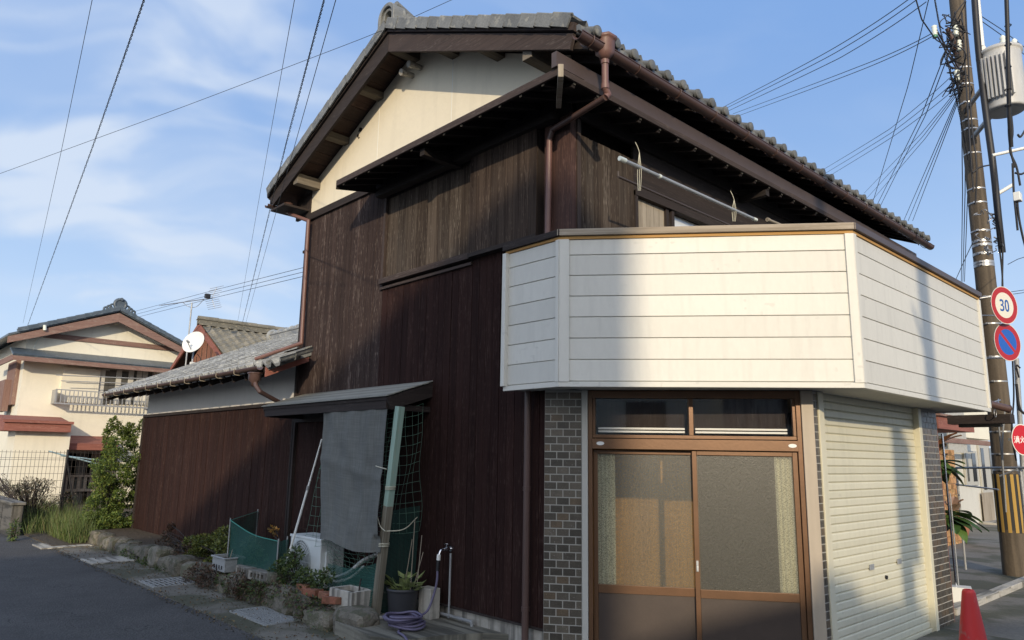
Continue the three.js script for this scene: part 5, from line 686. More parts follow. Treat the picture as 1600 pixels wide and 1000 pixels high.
  mesh('roof_deck', [prism('x', [[ez + 0.05, ey - 0.05], [-22, rg.y - 0.12], [-24.05, ey - 0.05], [-24.05, ey + 0.0], [-22, rg.y - 0.06], [ez + 0.05, ey]], x0 + 0.05, 14.2, 'x')], M.brownDk, Dh);
  mesh('barge_board', [prism('x', [[ez + 0.06, ey - 0.06], [ez + 0.06, ey + 0.06], [-22, rg.y + 0.02], [-22, rg.y - 0.22]], x0, x0 + 0.045, 'z'), prism('x', [[-24.06, ey - 0.06], [-22.001, rg.y - 0.22], [-22.001, rg.y + 0.02], [-24.06, ey + 0.06]], x0, x0 + 0.045, 'z')], M.pinkRed, Dh);
  const base = globalThis.pantile(0.266, 0.30).rotateX(aa), vs = [0, 1, 2].map(i => uvm(base.clone(), 'z', rnd(), rnd()));
  for (let r = 0; r < 10; r++) for (let c = 0; c < 23; c++) { const d = 0.1 + r * 0.235, m = mesh('roof_tile', vs[(r + c) % 3], M.roofTan[(r * 5 + c * 3 + (rnd() * 2 | 0)) % 3], Dh); m.position.set(x0 + 0.02 + c * 0.266, rg.y + 0.0 - d * Math.sin(aa), -22 + d * Math.cos(aa)); }
  mesh('ridge_cap', [bx(x0 + 0.0, 14.2, rg.y - 0.04, rg.y + 0.12, -22.12, -21.88, 'x'), bx(x0 - 0.02, 14.2, rg.y + 0.121, rg.y + 0.15, -22.15, -21.85, 'x')], M.roofTan[1], Dh);
  for (let i = 0; i < 21; i++) mesh('ridge_tile', [uvm(new THREE.CylinderGeometry(0.08, 0.085, 0.30, 12).rotateZ(Math.PI / 2).translate(x0 + 0.13 + i * 0.3, rg.y + 0.165 + (i % 2) * 0.006, -22), 'x')], M.roofTan[i % 3], Dh);
  rebase(Dh, V(x0 + 0.5, 0, -22));

  // dish, antenna
  const dc = dep(304, 536, 19.2), Di = thing('satellite_dish', 'white satellite dish on a thin mast beside the brown house', 'satellite dish'), nd = V(-0.80, 0.38, 0.47).normalize(), qd = new THREE.Quaternion().setFromUnitVectors(V(0, 1, 0), nd);
  const dg = lathe([[0.0, 0.0], [0.1, 0.006], [0.2, 0.024], [0.29, 0.055], [0.31, 0.066], [0.31, 0.055], [0.2, 0.01], [0, -0.012]], 40).scale(1, 1, 1.08).applyQuaternion(qd).translate(dc.x, dc.y, dc.z);
  mesh('reflector', [dg], M.whitePl, Di); const lnb = dc.clone().addScaledVector(nd, 0.32).add(V(0, -0.1, 0));
  mesh('feed_arm', [tube([dc.clone().add(V(0, -0.30, 0)), lnb], 0.012, 6, 6), rod(lnb, lnb.clone().addScaledVector(nd, -0.1), 0.03)], M.galv, Di);
  const mast = dep(298, 590, 19.4); mesh('mast', [rod([mast.x, mast.y - 1.2, mast.z], [mast.x, dc.y + 0.1, mast.z], 0.022), rod([mast.x, dc.y, mast.z], dc.clone().addScaledVector(nd, -0.02), 0.03)], M.galv, Di);
  mesh('cable', [tube([dc.clone().add(V(0.1, -0.28, 0)), dc.clone().add(V(0.2, -0.42, 0)), dc.clone().add(V(0.12, -0.52, 0)), V(mast.x, dc.y - 0.5, mast.z)], 0.008, 16, 4)], M.wire, Di); mesh('junction_box', [rbx(mast.x - 0.075, mast.x + 0.075, dc.y - 0.66, dc.y - 0.47, mast.z + 0.02, mast.z + 0.08, 0.01)], M.whitePl, Di); rebase(Di, V(mast.x, 0, mast.z));
  const An = thing('tv_antenna', 'long fishbone television antenna on a mast between the two houses', 'antenna'), a0 = dep(252, 477, 20.3), a1 = dep(336, 465, 20.3), am = dep(300, 473, 20.3), els = [];
  mesh('boom', [rod(a0, a1, 0.012)], M.steel, An); const ad = a1.clone().sub(a0), el = V(0.3, 0.05, 0.95).normalize();
  for (let i = 0; i < 22; i++) { const p = a0.clone().addScaledVector(ad, i / 26), h = 0.10; els.push(rod(p.clone().addScaledVector(el, -h), p.clone().addScaledVector(el, h), 0.006, 0.006, 5)); } mesh('element', els, M.steel, An);
  const rf2 = []; for (const s of [-1, 1]) for (let i = 0; i < 5; i++) { const p = a1.clone().add(V(0.02 - i * 0.0, s * (0.06 + i * 0.06), 0)).addScaledVector(ad, -0.06 + i * 0.015); rf2.push(rod(p.clone().addScaledVector(el, -0.28), p.clone().addScaledVector(el, 0.28), 0.006, 0.006, 5)); rf2.push(rod(a1.clone().addScaledVector(ad, -0.06), p, 0.006, 0.006, 5)); } mesh('reflector', rf2, M.steel, An);
  mesh('feed_box', [rbx(a1.x - 0.28, a1.x - 0.14, a1.y - 0.05, a1.y + 0.07, a1.z - 0.05, a1.z + 0.05, 0.01)], M.black, An);
  mesh('brace', [tube([a0.clone().addScaledVector(ad, 0.40), am.clone().add(V(-0.1, -0.12, 0)), am.clone().add(V(0.1, -0.11, 0)), a0.clone().addScaledVector(ad, 0.8)], 0.008, 14, 5)], M.steel, An); mesh('mast', [rod([am.x, 3.4, am.z], [am.x, am.y, am.z], 0.02)], M.galv, An); rebase(An, V(am.x, 0, am.z));

  // mesh fence, clothes rack, low wall, shrubs, grass
  const fz = -19.0, f0 = onz(-20, 705, fz), f1 = onz(178, 706, fz), fy = onz(80, 704, fz).y, F = thing('wire_fence', 'brown wire mesh fence panels standing in front of the cream house', 'fence'), fm = col(0.06, 0.05, 0.042);
  for (let x = f0.x; x < f1.x - 0.1; x += 1.5) { const l = [], xe = Math.min(x + 1.5, f1.x); for (let q = x + 0.03; q < xe; q += 0.078) l.push(rod([q, 0.35, fz], [q, fy, fz], 0.0035, 0.0035, 4)); for (const y of [0.4, 0.55, 0.70, 0.74, 0.9, 1.05, 1.2, 1.35, 1.5, 1.54, 1.66]) l.push(rod([x, Math.min(y, fy), fz + 0.006], [xe, Math.min(y, fy), fz + 0.006], 0.0035, 0.0035, 4)); mesh('wire_panel', l, fm, F); mesh('post', [rod([x, 0, fz - 0.03], [x, fy + 0.03, fz - 0.03], 0.02)], fm, F); }
  mesh('post', [rod([onz(103, 705, fz).x, 0, fz + 0.03], [onz(106, 705, fz).x, fy + 0.02, fz + 0.03], 0.024)], M.black, F); rebase(F, V(4, 0, fz));
  const cr = thing('laundry_rack', 'pale blue laundry poles on a black stand behind the wire fence', 'laundry rack'), cb = col(0.30, 0.42, 0.45, { roughness: 0.4 }); mesh('pole', [rod(onz(76, 705, -20), onz(160, 727, -20), 0.018)], cb, cr); mesh('pole', [rod(onz(95, 712, -20.3), onz(165, 720, -20.3), 0.018)], cb, cr); const lg = onz(104, 715, -20.1), lf = onz(99, 790, -20.1); mesh('stand', [rod(lg, V(lf.x, 0, lf.z), 0.02), rod(lg, V(lf.x + 0.3, 0, lf.z + 0.1), 0.02)], M.black, cr); rebase(cr, V(lf.x, 0, lf.z));
  const lw = thing('low_wall', 'low dark concrete wall with streaky stains along the road at far left', 'wall'); mesh('wall_body', [rbx(3.02, 3.22, -0.1, 0.60, -46, -17.9, 0.02, 'z')], mt('concrete', { color: tone(0.42) }, 0.006), lw); for (let i = 0; i < 12; i++) mesh('wall_joint', [bx(3.015, 3.0195, 0, 0.58, -18.9 - i * 1.8, -18.92 - i * 1.8)], M.dark, lw); mesh('coping', [rbx(2.99, 3.25, 0.601, 0.66, -46, -17.86, 0.015, 'z')], mt('concrete', { color: tone(0.55) }, 0.006), lw); rebase(lw, V(3.12, 0, -25));
  const sh = []; for (let i = 0; i < 22; i++) sh.push([V(rr(3.25, 4.2), rr(0.62, 0.98), rr(-24, -18.6)), V(0.22, 0.13, 0.25)]);
  globalThis.bush('bare_shrub', 'half-bare brown shrub behind the low concrete wall', 'shrub', sh, 2600, 0.06, 0.022, [[0.10, 0.075, 0.045], [0.07, 0.06, 0.03], [0.13, 0.10, 0.06], [0.06, 0.075, 0.03]], 120, V(3.7, 0.1, -20));
  const a = [], nn = [], cc = []; for (let i = 0; i < 9000; i++) { const z = rr(-24, -15.6), x = rr(z < -17.8 ? 3.3 : 3.6, z > -17.2 ? 4.0 : 4.75), o = V(x, 0, z), h = rr(0.12, 0.45) * (rnd() < 0.2 ? 1.6 : 1), d = V(rr(-0.35, 0.35), 1, rr(-0.35, 0.35)).normalize(), kk = rr(0.7, 1.3), p = rnd() < 0.2 ? [0.17, 0.16, 0.06] : [0.10, 0.145, 0.032]; blade(o, d, V(rr(-1, 1), 0, rr(-1, 1)).normalize(), h, 0.012, a, nn, p.map(q => q * kk), cc); }
  const g = new THREE.BufferGeometry(); g.setAttribute('position', new THREE.Float32BufferAttribute(a, 3)); g.setAttribute('normal', new THREE.Float32BufferAttribute(nn, 3)); g.setAttribute('color', new THREE.Float32BufferAttribute(cc, 3)); g.setAttribute('uv', new THREE.Float32BufferAttribute(new Float32Array(a.length / 3 * 2), 2));
  tag(mesh('grass', g, leafM), 'tall pale green grass between the low concrete wall and the tall bush', 'grass', undefined, 'stuff');
  struct('verge', [bx(3.31, 6.5, -0.2, 0.03, -40, -15.5, 'z')], M.soil);
  for (const [px, hh, lab] of [[20, 0.45, 'single weed sprouting from the gutter at the far left edge']]) { const q = ony(px, 845, 0); globalThis.bush('road_weed', lab, 'weed', [[V(q.x, 0.18, q.z), V(0.08, 0.18, 0.1)]], 160, 0.09, 0.03, GREENS, 8, V(q.x, 0, q.z)); }
  // house far behind on the left
  const Fh = thing('far_house', 'dark-roofed house far behind the cream house at the left edge', 'house'); mesh('wall', [bx(1.2, 5.2, -0.1, 5.3, -56, -48)], M.cream, Fh); mesh('roof', [prism('z', [[0.6, 5.2], [3.2, 6.7], [5.8, 5.2], [5.8, 5.3], [3.2, 6.85], [0.6, 5.3]], -56.5, -47.4, 'z')], M.roof[1], Fh); mesh('window', [bx(2.2, 3.9, 3.4, 4.5, -47.99, -47.95)], M.greyGlass, Fh); mesh('pent_roof', [bx(0.9, 5.4, 2.7, 2.9, -47.99, -47.2, 'x')], M.pinkRed, Fh); rebase(Fh, V(3.2, 0, -52));
}

// ================================================================== right side
const canvasTex = (w, h, draw) => { const c = document.createElement('canvas'); c.width = w; c.height = h; draw(c.getContext('2d'), w, h); const t = new THREE.CanvasTexture(c); t.colorSpace = THREE.SRGBColorSpace; return t; };
{
  // round signs
  const sign = (nm, lab, cat, c, r, map, ang = 0, tilt = 0) => { const t = thing(nm, lab, cat); const face = new THREE.CircleGeometry(r, 48).translate(0, 0, 0.004); const pos = face.attributes.position; mesh('face', [clean(face)], std({ map, roughness: 0.45 }), t); mesh('plate', [clean(new THREE.CylinderGeometry(r, r, 0.006, 48).rotateX(Math.PI / 2))], M.galv, t); mesh('back_bar', [bx(-0.22, 0.22, -0.02, 0.02, -0.05, -0.004, 'x')], M.galv, t); t.position.copy(c); t.rotation.set(tilt, ang, 0); return t; };
  const ring = (g, w, c, r0, r1) => { g.fillStyle = c; g.beginPath(); g.arc(w / 2, w / 2, r0 * w / 2, 0, 7); g.fill(); };
  sign('speed_limit_sign', 'round red-rimmed speed limit sign with blue 30 on the utility pole', 'road sign', dep(1569, 477, 10.4), 0.275, canvasTex(512, 512, (g, w) => { g.fillStyle = '#c9c4b8'; g.fillRect(0, 0, w, w); ring(g, w, '#d9d4c6', 1); ring(g, w, '#a81c1c', 0.965); ring(g, w, '#d8d3c2', 0.68); g.fillStyle = '#1d4f96'; g.textAlign = 'center'; g.textBaseline = 'middle'; g.font = 'bold 200px sans-serif'; g.save(); g.translate(w / 2, w / 2 + 6); g.scale(0.86, 1.12); g.fillText('30', 0, 0); g.restore(); }), -0.38);
  sign('no_parking_sign', 'round blue no-parking sign with red rim and slash below the speed sign', 'road sign', dep(1574, 534.5, 10.4), 0.275, canvasTex(512, 512, (g, w) => { g.fillStyle = '#c9c4b8'; g.fillRect(0, 0, w, w); ring(g, w, '#d9d4c6', 1); ring(g, w, '#a81c22', 0.965); ring(g, w, '#1a58b0', 0.68); g.strokeStyle = '#a81c22'; g.lineWidth = 46; g.beginPath(); g.moveTo(w * 0.25, w * 0.25); g.lineTo(w * 0.75, w * 0.75); g.stroke(); }), -0.38);
  const kanji = (g, x, y, s, strokes) => { g.save(); g.translate(x, y); g.scale(s, s); for (const p of strokes) { g.beginPath(); p.forEach((q, i) => i ? g.lineTo(q[0], q[1]) : g.moveTo(q[0], q[1])); g.stroke(); } g.restore(); };
  const K = { sho: [[[8, 14], [22, 24]], [[3, 38], [18, 47]], [[4, 92], [14, 78], [24, 58]], [[64, 4], [64, 34]], [[40, 12], [50, 30]], [[90, 10], [78, 30]], [[40, 94], [40, 38], [88, 38], [88, 90], [78, 88]], [[41, 55], [87, 55]], [[41, 71], [87, 71]]], ka: [[[18, 28], [28, 52]], [[82, 26], [70, 50]], [[50, 6], [49, 48], [36, 74], [10, 94]], [[50, 48], [64, 74], [92, 94]]], sen: [[[4, 32], [40, 32]], [[22, 6], [22, 96]], [[22, 36], [4, 66]], [[24, 44], [38, 58]], [[68, 6], [42, 34]], [[68, 6], [96, 34]], [[50, 44], [88, 44]], [[50, 66], [88, 66]], [[69, 44], [69, 92]], [[44, 92], [96, 92]]] };
  sign('hydrant_sign', 'round red fire hydrant sign with white characters at the right edge', 'fire sign', dep(1597, 687, 10.5), 0.225, canvasTex(512, 512, (g, w) => { g.fillStyle = '#ddd8cc'; g.fillRect(0, 0, w, w); ring(g, w, '#e2ded2', 1); ring(g, w, '#c01420', 0.93); g.strokeStyle = '#efeae0'; g.lineCap = 'butt'; g.lineWidth = 13; kanji(g, 58, 190, 1.32, K.sho); kanji(g, 194, 190, 1.26, K.ka); kanji(g, 326, 190, 1.26, K.sen); }), -0.38);
}
{
  // utility pole
  const P = thing('utility_pole', 'tall brown concrete utility pole with transformer and signs at the right', 'utility pole'), b = V(13.72, 0, -3.2), top = V(13.98, 12.2, -3.22), at = y => b.clone().lerp(top, y / 12.2), rad = y => 0.178 - 0.0062 * y;
  const shaft = new THREE.CylinderGeometry(rad(12.2), rad(-0.2), 12.4, 32, 8).translate(0, 6.0, 0); shaft.applyQuaternion(new THREE.Quaternion().setFromUnitVectors(V(0, 1, 0), top.clone().sub(b).normalize())).translate(b.x, b.y, b.z); const sa = clean(shaft), su = sa.attributes.uv; for (let i = 0; i < su.count; i++) su.setXY(i, su.getX(i) * 1.1, su.getY(i) * 12.4);
  mesh('shaft', [sa], M.pole, P);
  for (const y of [1.65, 1.9, 2.25, 3.05, 3.45, 4.0, 4.45, 5.0, 5.05, 5.2, 5.35, 5.42, 5.6, 6.1, 6.35, 7.0, 7.45, 7.62, 7.95, 8.3, 8.62]) { const p = at(y), r = rad(y) + 0.004; mesh('steel_band', [uvm(new THREE.CylinderGeometry(r, r, y > 4.9 && y < 5.5 ? 0.045 : 0.022, 24, 1, true).translate(p.x, p.y, p.z)), bx(p.x - r - 0.03, p.x - r + 0.02, p.y - 0.014, p.y + 0.014, p.z - 0.02, p.z + 0.02)], M.steel, P); }
  // yellow and black guard
  const gy0 = onz(1590, 836, -3.03).y, gy1 = onz(1590, 741, -3.03).y, gp = at((gy0 + gy1) / 2); mesh('black_guard', [uvm(new THREE.CylinderGeometry(rad(1) + 0.008, rad(1) + 0.010, gy1 - gy0, 36, 1, true).translate(gp.x, gp.y, gp.z))], col(0.03, 0.03, 0.028), P);
  for (let i = 0; i < 12; i++) mesh('yellow_stripe', [uvm(new THREE.CylinderGeometry(rad(1) + 0.0125, rad(1) + 0.0145, gy1 - gy0 - 0.01, 5, 1, true, i * 0.5236, 0.26).translate(gp.x, gp.y, gp.z))], col(0.40, 0.25, 0.06, { side: THREE.DoubleSide }), P);
  // transformer
  const tc = V(0, 0, 0).copy(dep(1566, 128, 11.3)), fins = [], tr = part('transformer', P), paint = mt('metal', { color: tone(0.52, 1, 1, 0.97), roughness: 0.45 }, 0.0002);
  mesh('tank', [lathe([[0, -0.50], [0.25, -0.50], [0.285, -0.47], [0.285, 0.44], [0.31, 0.45], [0.31, 0.49], [0.26, 0.53], [0, 0.55]], 40).translate(tc.x, tc.y, tc.z)], paint, tr); mesh('base_recess', [lathe([[0, -0.512], [0.21, -0.512], [0.23, -0.5], [0.23, -0.49]], 32).translate(tc.x, tc.y, tc.z)], M.galv, tr);
  for (let i = 0; i < 9; i++) { const t = 2.55 + i * 0.16; fins.push(xf(bx(0.27, 0.36, -0.36, 0.34, -0.012, 0.012), tc, -t - 0.0)); } mesh('fin', fins, paint, tr);
  mesh('bracket', [rod(tc.clone().add(V(0, -0.3, 0)), at(tc.y - 0.3), 0.04), rod(tc.clone().add(V(0, 0.3, 0)), at(tc.y + 0.3), 0.04)], M.galv, tr);
  for (const [dx, dz] of [[-0.15, 0.1], [0.08, 0.2], [0.2, -0.02]]) mesh('bushing', [lathe([[0, 0], [0.05, 0], [0.03, 0.03], [0.05, 0.06], [0.03, 0.09], [0.045, 0.12], [0.02, 0.16], [0, 0.17]], 14).translate(tc.x + dx, tc.y + 0.52, tc.z + dz)], M.porcelain, tr);
  mesh('side_box', [rbx(tc.x + 0.28, tc.x + 0.44, tc.y - 0.1, tc.y + 0.25, tc.z - 0.1, tc.z + 0.1, 0.01)], paint, tr);
  // conduits and cables fixed to the pole
  mesh('black_conduit', [tube([dep(1520, -40, 11.7), dep(1529, 80, 11.4), dep(1541, 180, 11.1), dep(1552, 262, 10.9), dep(1560, 340, 10.8), dep(1566, 395, 10.8)], 0.048, 40, 10)], M.black, P);
  mesh('white_conduit', [rod(dep(1523, -30, 11.9), dep(1533, 74, 11.5), 0.05, 0.05, 14), rod(dep(1533, 74, 11.5), dep(1534, 82, 11.5), 0.062, 0.062, 14)], M.whitePl, P);
  for (const l of [[[1508, 0], [1511, 60], [1519, 200], [1526, 260], [1524, 320]], [[1503, 20], [1509, 120], [1516, 230], [1521, 300]], [[1555, 250], [1556, 290], [1560, 340], [1566, 380], [1566, 450]], [[1562, 390], [1566, 430], [1567, 470]], [[1560, 660], [1566, 720], [1572, 800]], [[1582, 560], [1584, 620], [1581, 680], [1588, 720]], [[1520, 270], [1530, 262], [1546, 258]], [[1570, 640], [1566, 700], [1570, 770]]]) mesh('cable', [tube(l.map(q => dep(q[0], q[1], 10.75 + (q[1] < 250 ? (250 - q[1]) * 0.0034 : 0))), 0.012, 24, 5)], l[0][1] > 600 ? M.galv : M.wire, P);
  { const l = []; for (let i = 0; i < 46; i++) { const y = rr(20, 140), x = 1495 + y * 0.06 + rr(-14, 2), D = 11.4 + rr(-0.15, 0.15), q = dep(x, y, D); const s = rr(0.06, 0.22); l.push(tube([q, q.clone().add(V(rr(-1, 0.4) * s, rr(-1, 1) * s, rr(-1, 1) * s)), q.clone().add(V(rr(-1.4, 0.3) * s, rr(-1.5, 0.3) * s, rr(-1, 1) * s)), q.clone().add(V(rr(-0.3, 0.6) * s, rr(-2, -0.6) * s, rr(-1, 1) * s))], rr(0.006, 0.013), 12, 4)); } mesh('cable_loops', l, M.wire, P); }
  { const l = []; for (let i = 0; i < 30; i++) { const y = rr(318, 396), x = 1536 + (y - 318) * 0.1 + rr(-14, 22), q = dep(x, y, 10.9 + rr(-0.12, 0.05)), s = 0.12; l.push(tube([q, q.clone().add(V(rr(-1, 1) * s, rr(-0.6, 0.6) * s, rr(-0.5, 0.5) * s)), q.clone().add(V(rr(-1, 1) * s, rr(-0.8, 0.4) * s, rr(-0.5, 0.5) * s))], rr(0.006, 0.012), 8, 4)); } mesh('tie_wires', l, M.steel, P); }
  for (const [x, y, g] of [[1460, 48, 1], [1493, 48, 0], [1498, 71, 0], [1495, 118, 0]]) { const q = dep(x, y, 11.35), ins = part('insulator', P); mesh('shed', [lathe([[0, -0.09], [0.03, -0.09], [0.04, -0.07], [0.03, -0.05], [0.045, -0.03], [0.03, -0.01], [0.045, 0.02], [0.03, 0.04], [0.045, 0.07], [0.02, 0.09], [0, 0.09]], 14).translate(q.x, q.y, q.z)], M.porcelain, ins); if (g) mesh('green_foot', [rod(q.clone().add(V(0, -0.12, 0)), q.clone().add(V(0, -0.07, 0)), 0.036)], M.insGreen, ins); }
  mesh('crossarm', [rod(dep(1463, 47, 11.35), at(8.45), 0.014), rod(dep(1463, 54, 11.35), at(8.35), 0.012), rod(dep(1480, 44, 11.35), dep(1488, 62, 11.35), 0.035), rod(dep(1488, 62, 11.35), dep(1494, 85, 11.4), 0.04)], M.gutter, P);
  mesh('sign_clamp', [rod(dep(1531, 466, 10.95), dep(1560, 462, 10.9), 0.016), rod(dep(1533, 493, 10.95), dep(1560, 493, 10.9), 0.010), rod(dep(1540, 560, 10.95), dep(1566, 559, 10.9), 0.010)], M.steel, P);
  mesh('arm_pipe', [rod(dep(1550, 243, 10.9), dep(1612, 229, 10.9), 0.025)], M.whitePl, P); mesh('arm_pipe', [rod(dep(1557, 304, 10.9), dep(1582, 289, 10.9), 0.028)], M.whitePl, P);
  rebase(P, b);
  // hanging black cable bundle at the right edge
  const cb = thing('cable_bundle', 'black cables hanging straight down at the right edge beside the transformer', 'cable'); mesh('thick_cable', [tube([dep(1572, -20, 9.4), dep(1574, 40, 9.4), dep(1575.5, 110, 9.4), dep(1577, 180, 9.45), dep(1580, 230, 9.5)], 0.026, 30, 8)], M.black, cb); mesh('spacer', [40, 70, 105, 140, 165].map(y => uvm(new THREE.TorusGeometry(0.035, 0.007, 5, 12).rotateX(1.57).translate(...dep(1575, y, 9.42).toArray()))), M.black, cb);
  for (const l of [[[1577, 178], [1576, 205], [1580, 240], [1586, 262]], [[1580, 180], [1582, 210], [1578, 235], [1588, 260], [1594, 290]], [[1582, 255], [1584, 300], [1588, 340], [1590, 360]], [[1588, 300], [1592, 340], [1598, 370], [1602, 385]], [[1586, 270], [1596, 272], [1604, 268]], [[1590, 210], [1594, 214], [1604, 200]]]) mesh('cable', [tube(l.map(q => dep(q[0], q[1], 9.6)), 0.014, 22, 5)], M.wire, cb); { const q = dep(1590, 308, 9.6); mesh('junction_box', [rbx(q.x - 0.06, q.x + 0.06, q.y - 0.06, q.y + 0.06, q.z - 0.04, q.z + 0.04, 0.01)], M.whitePl, cb); }
  // slim steel post carrying the red sign
  const sp = thing('sign_post', 'slim steel post right behind the utility pole carrying the red sign', 'post'), s0 = dep(1603, 860, 10.7); mesh('tube', [rod([s0.x, 0, s0.z], dep(1588, 560, 10.9), 0.035)], M.galv, sp); mesh('cable_clamp', [tube([dep(1588, 600, 10.8), dep(1594, 640, 10.8), dep(1603, 648, 10.8)], 0.02, 12, 6)], M.wire, sp); mesh('cable_clamp', [tube([dep(1592, 590, 10.8), dep(1588, 570, 10.8), dep(1594, 575, 10.8)], 0.012, 12, 6)], M.wire, sp); rebase(sp, V(s0.x, 0, s0.z));
  // railing
  const rl = thing('pipe_railing', 'galvanised pipe railing in front of the white house at the right', 'railing'); mesh('top_pipe', [rod(dep(1494, 731, 12), dep(1606, 731, 10.6), 0.018)], M.galv, rl); mesh('mid_pipe', [rod(dep(1494, 757, 12), dep(1560, 765, 11.2), 0.013)], M.steel, rl); const rp = dep(1594, 731, 10.75); mesh('post', [rod([rp.x, 0, rp.z], rp, 0.02)], M.galv, rl); mesh('post', [rod(V(dep(1494, 731, 12).x, 0, dep(1494, 731, 12).z), dep(1494, 731, 12), 0.018)], M.galv, rl); mesh('knee_brace', [rod(dep(1562, 744, 10.9), dep(1590, 733, 10.7), 0.012)], M.galv, rl); rebase(rl, V(rp.x, 0, rp.z));
  // banner stand, plant, pots, cone
  const bs = thing('banner_stand', 'white weighted base with a thin steel pole beside the tiled pillar', 'banner stand'), bp = ony(1496, 938, 0.06); mesh('base', [prism('z', [[-0.22, 0], [0.36, 0], [0.34, 0.05], [0.10, 0.17], [-0.20, 0.18]], -0.16, 0.16).rotateY(0.3)], M.whitePl, bs); mesh('pole', [rod([0, 0.17, 0], [0.0, 2.05, 0], 0.013)], M.chrome, bs); mesh('inner_pole', [rod([0.03, 0.17, 0.02], [0.03, 1.3, 0.02], 0.008)], M.galv, bs); bs.position.copy(bp);
  const rpn = thing('rubber_plant', 'tall rubber plant with big dark leaves and bronze new growth behind the tiled pillar', 'plant'), rb = V(11.0, 0.06, -3.42); mesh('pot', [lathe([[0, 0], [0.13, 0], [0.18, 0.28], [0.19, 0.3], [0.16, 0.3], [0, 0.26]], 24)], col(0.10, 0.09, 0.08), rpn); mesh('stem', [tube([[0, 0.25, 0], [0.02, 0.8, 0.02], [-0.05, 1.4, 0.05], [-0.1, 1.85, 0.1]], 0.016, 20, 6), tube([[0.02, 0.7, 0.02], [0.02, 0.9, 0.12], [0.0, 1.02, 0.2]], 0.012, 12, 6)], M.brown, rpn);
  const broad = (o, d, L, W, arr, nor, c2, cols) => { const s = d.clone().cross(V(0, 1, 0)).normalize(), n = s.clone().cross(d).normalize(), at = (t, e) => o.clone().addScaledVector(d, L * t).addScaledVector(n, -L * 0.35 * t * t).addScaledVector(s, e * W / 2 * Math.pow(Math.sin(Math.PI * Math.pow(t, 0.85)), 0.7)).addScaledVector(n, Math.abs(e) * W * 0.14); for (let i = 0; i < 6; i++) for (const e of [-1, 1]) { const t0 = i / 6, t1 = (i + 1) / 6, A = at(t0, 0), B = at(t1, 0), C = at(t1, e), D2 = at(t0, e); for (const t of e > 0 ? [[A, B, C], [A, C, D2]] : [[A, C, B], [A, D2, C]]) { const q = t[1].clone().sub(t[0]).cross(t[2].clone().sub(t[0])); if (q.length() < 1e-9) continue; q.normalize(); for (const p of t) { arr.push(p.x, p.y, p.z); nor.push(q.x, q.y, q.z); cols.push(...c2); } } } };
  const big = (c, n, L, pal, ups) => { const a = [], nn = [], cc = []; for (let i = 0; i < n; i++) { const t = i * 2.4, d = V(Math.cos(t), ups[0] + rr(-0.3, 0.3) + ups[1] * (i / n), Math.sin(t)).normalize(), k = rr(0.7, 1.25); broad(V(c[0], c[1] + rr(-0.06, 0.06), c[2]), d, L * rr(0.75, 1.1), 0.15, a, nn, pal[i % pal.length].map(q => q * k), cc); } const g = new THREE.BufferGeometry(); g.setAttribute('position', new THREE.Float32BufferAttribute(a, 3)); g.setAttribute('normal', new THREE.Float32BufferAttribute(nn, 3)); g.setAttribute('color', new THREE.Float32BufferAttribute(cc, 3)); g.setAttribute('uv', new THREE.Float32BufferAttribute(new Float32Array(a.length / 3 * 2), 2)); return g; };
  const DG = [[0.05, 0.10, 0.03], [0.08, 0.14, 0.035], [0.035, 0.07, 0.025]], glossy = std({ vertexColors: true, side: THREE.DoubleSide, roughness: 0.35 });
  mesh('leaves', big([-0.14, 1.66, 0.14], 18, 0.38, DG, [-0.55, 0.9]), glossy, rpn); mesh('leaves', big([0.0, 0.98, 0.2], 18, 0.40, DG, [-0.4, 0.8]), glossy, rpn); mesh('new_leaves', big([-0.08, 1.82, 0.12], 7, 0.33, [[0.30, 0.12, 0.05], [0.24, 0.12, 0.05]], [0.5, 0.8]), glossy, rpn); mesh('new_leaves', big([0.03, 1.05, 0.2], 4, 0.22, [[0.32, 0.2, 0.14]], [1.4, 0.8]), glossy, rpn); rpn.position.copy(rb);
  const pt = thing('terracotta_pot', 'small terracotta pot on the ground beyond the banner stand', 'pot'), pp = ony(1505, 836, 0.06); mesh('pot', [lathe([[0, 0], [0.12, 0], [0.17, 0.24], [0.2, 0.25], [0.2, 0.3], [0.16, 0.3], [0.15, 0.2], [0, 0.2]], 22)], col(0.36, 0.16, 0.10), pt); mesh('dry_plant', leaves(60, blob(V(0, 0.4, 0), V(0.15, 0.12, 0.15)), 0.1, 0.03, RUST), leafS, pt); pt.position.copy(pp); pt.scale.setScalar(0.95);
  const cn = thing('traffic_cone', 'red traffic cone standing in front of the tiled pillar', 'traffic cone'), red = mt('cone', { roughness: 0.5 }, 0.001); mesh('cone', [lathe([[0.028, 0.70], [0.034, 0.705], [0.042, 0.70], [0.05, 0.68], [0.135, 0.06], [0.14, 0.05]], 36)], red, cn); mesh('foot', [rbx(-0.19, 0.19, 0.0, 0.045, -0.19, 0.19, 0.018)], red, cn); cn.position.set(7.08, 0.006, -2.0); cn.rotation.y = 0.4;
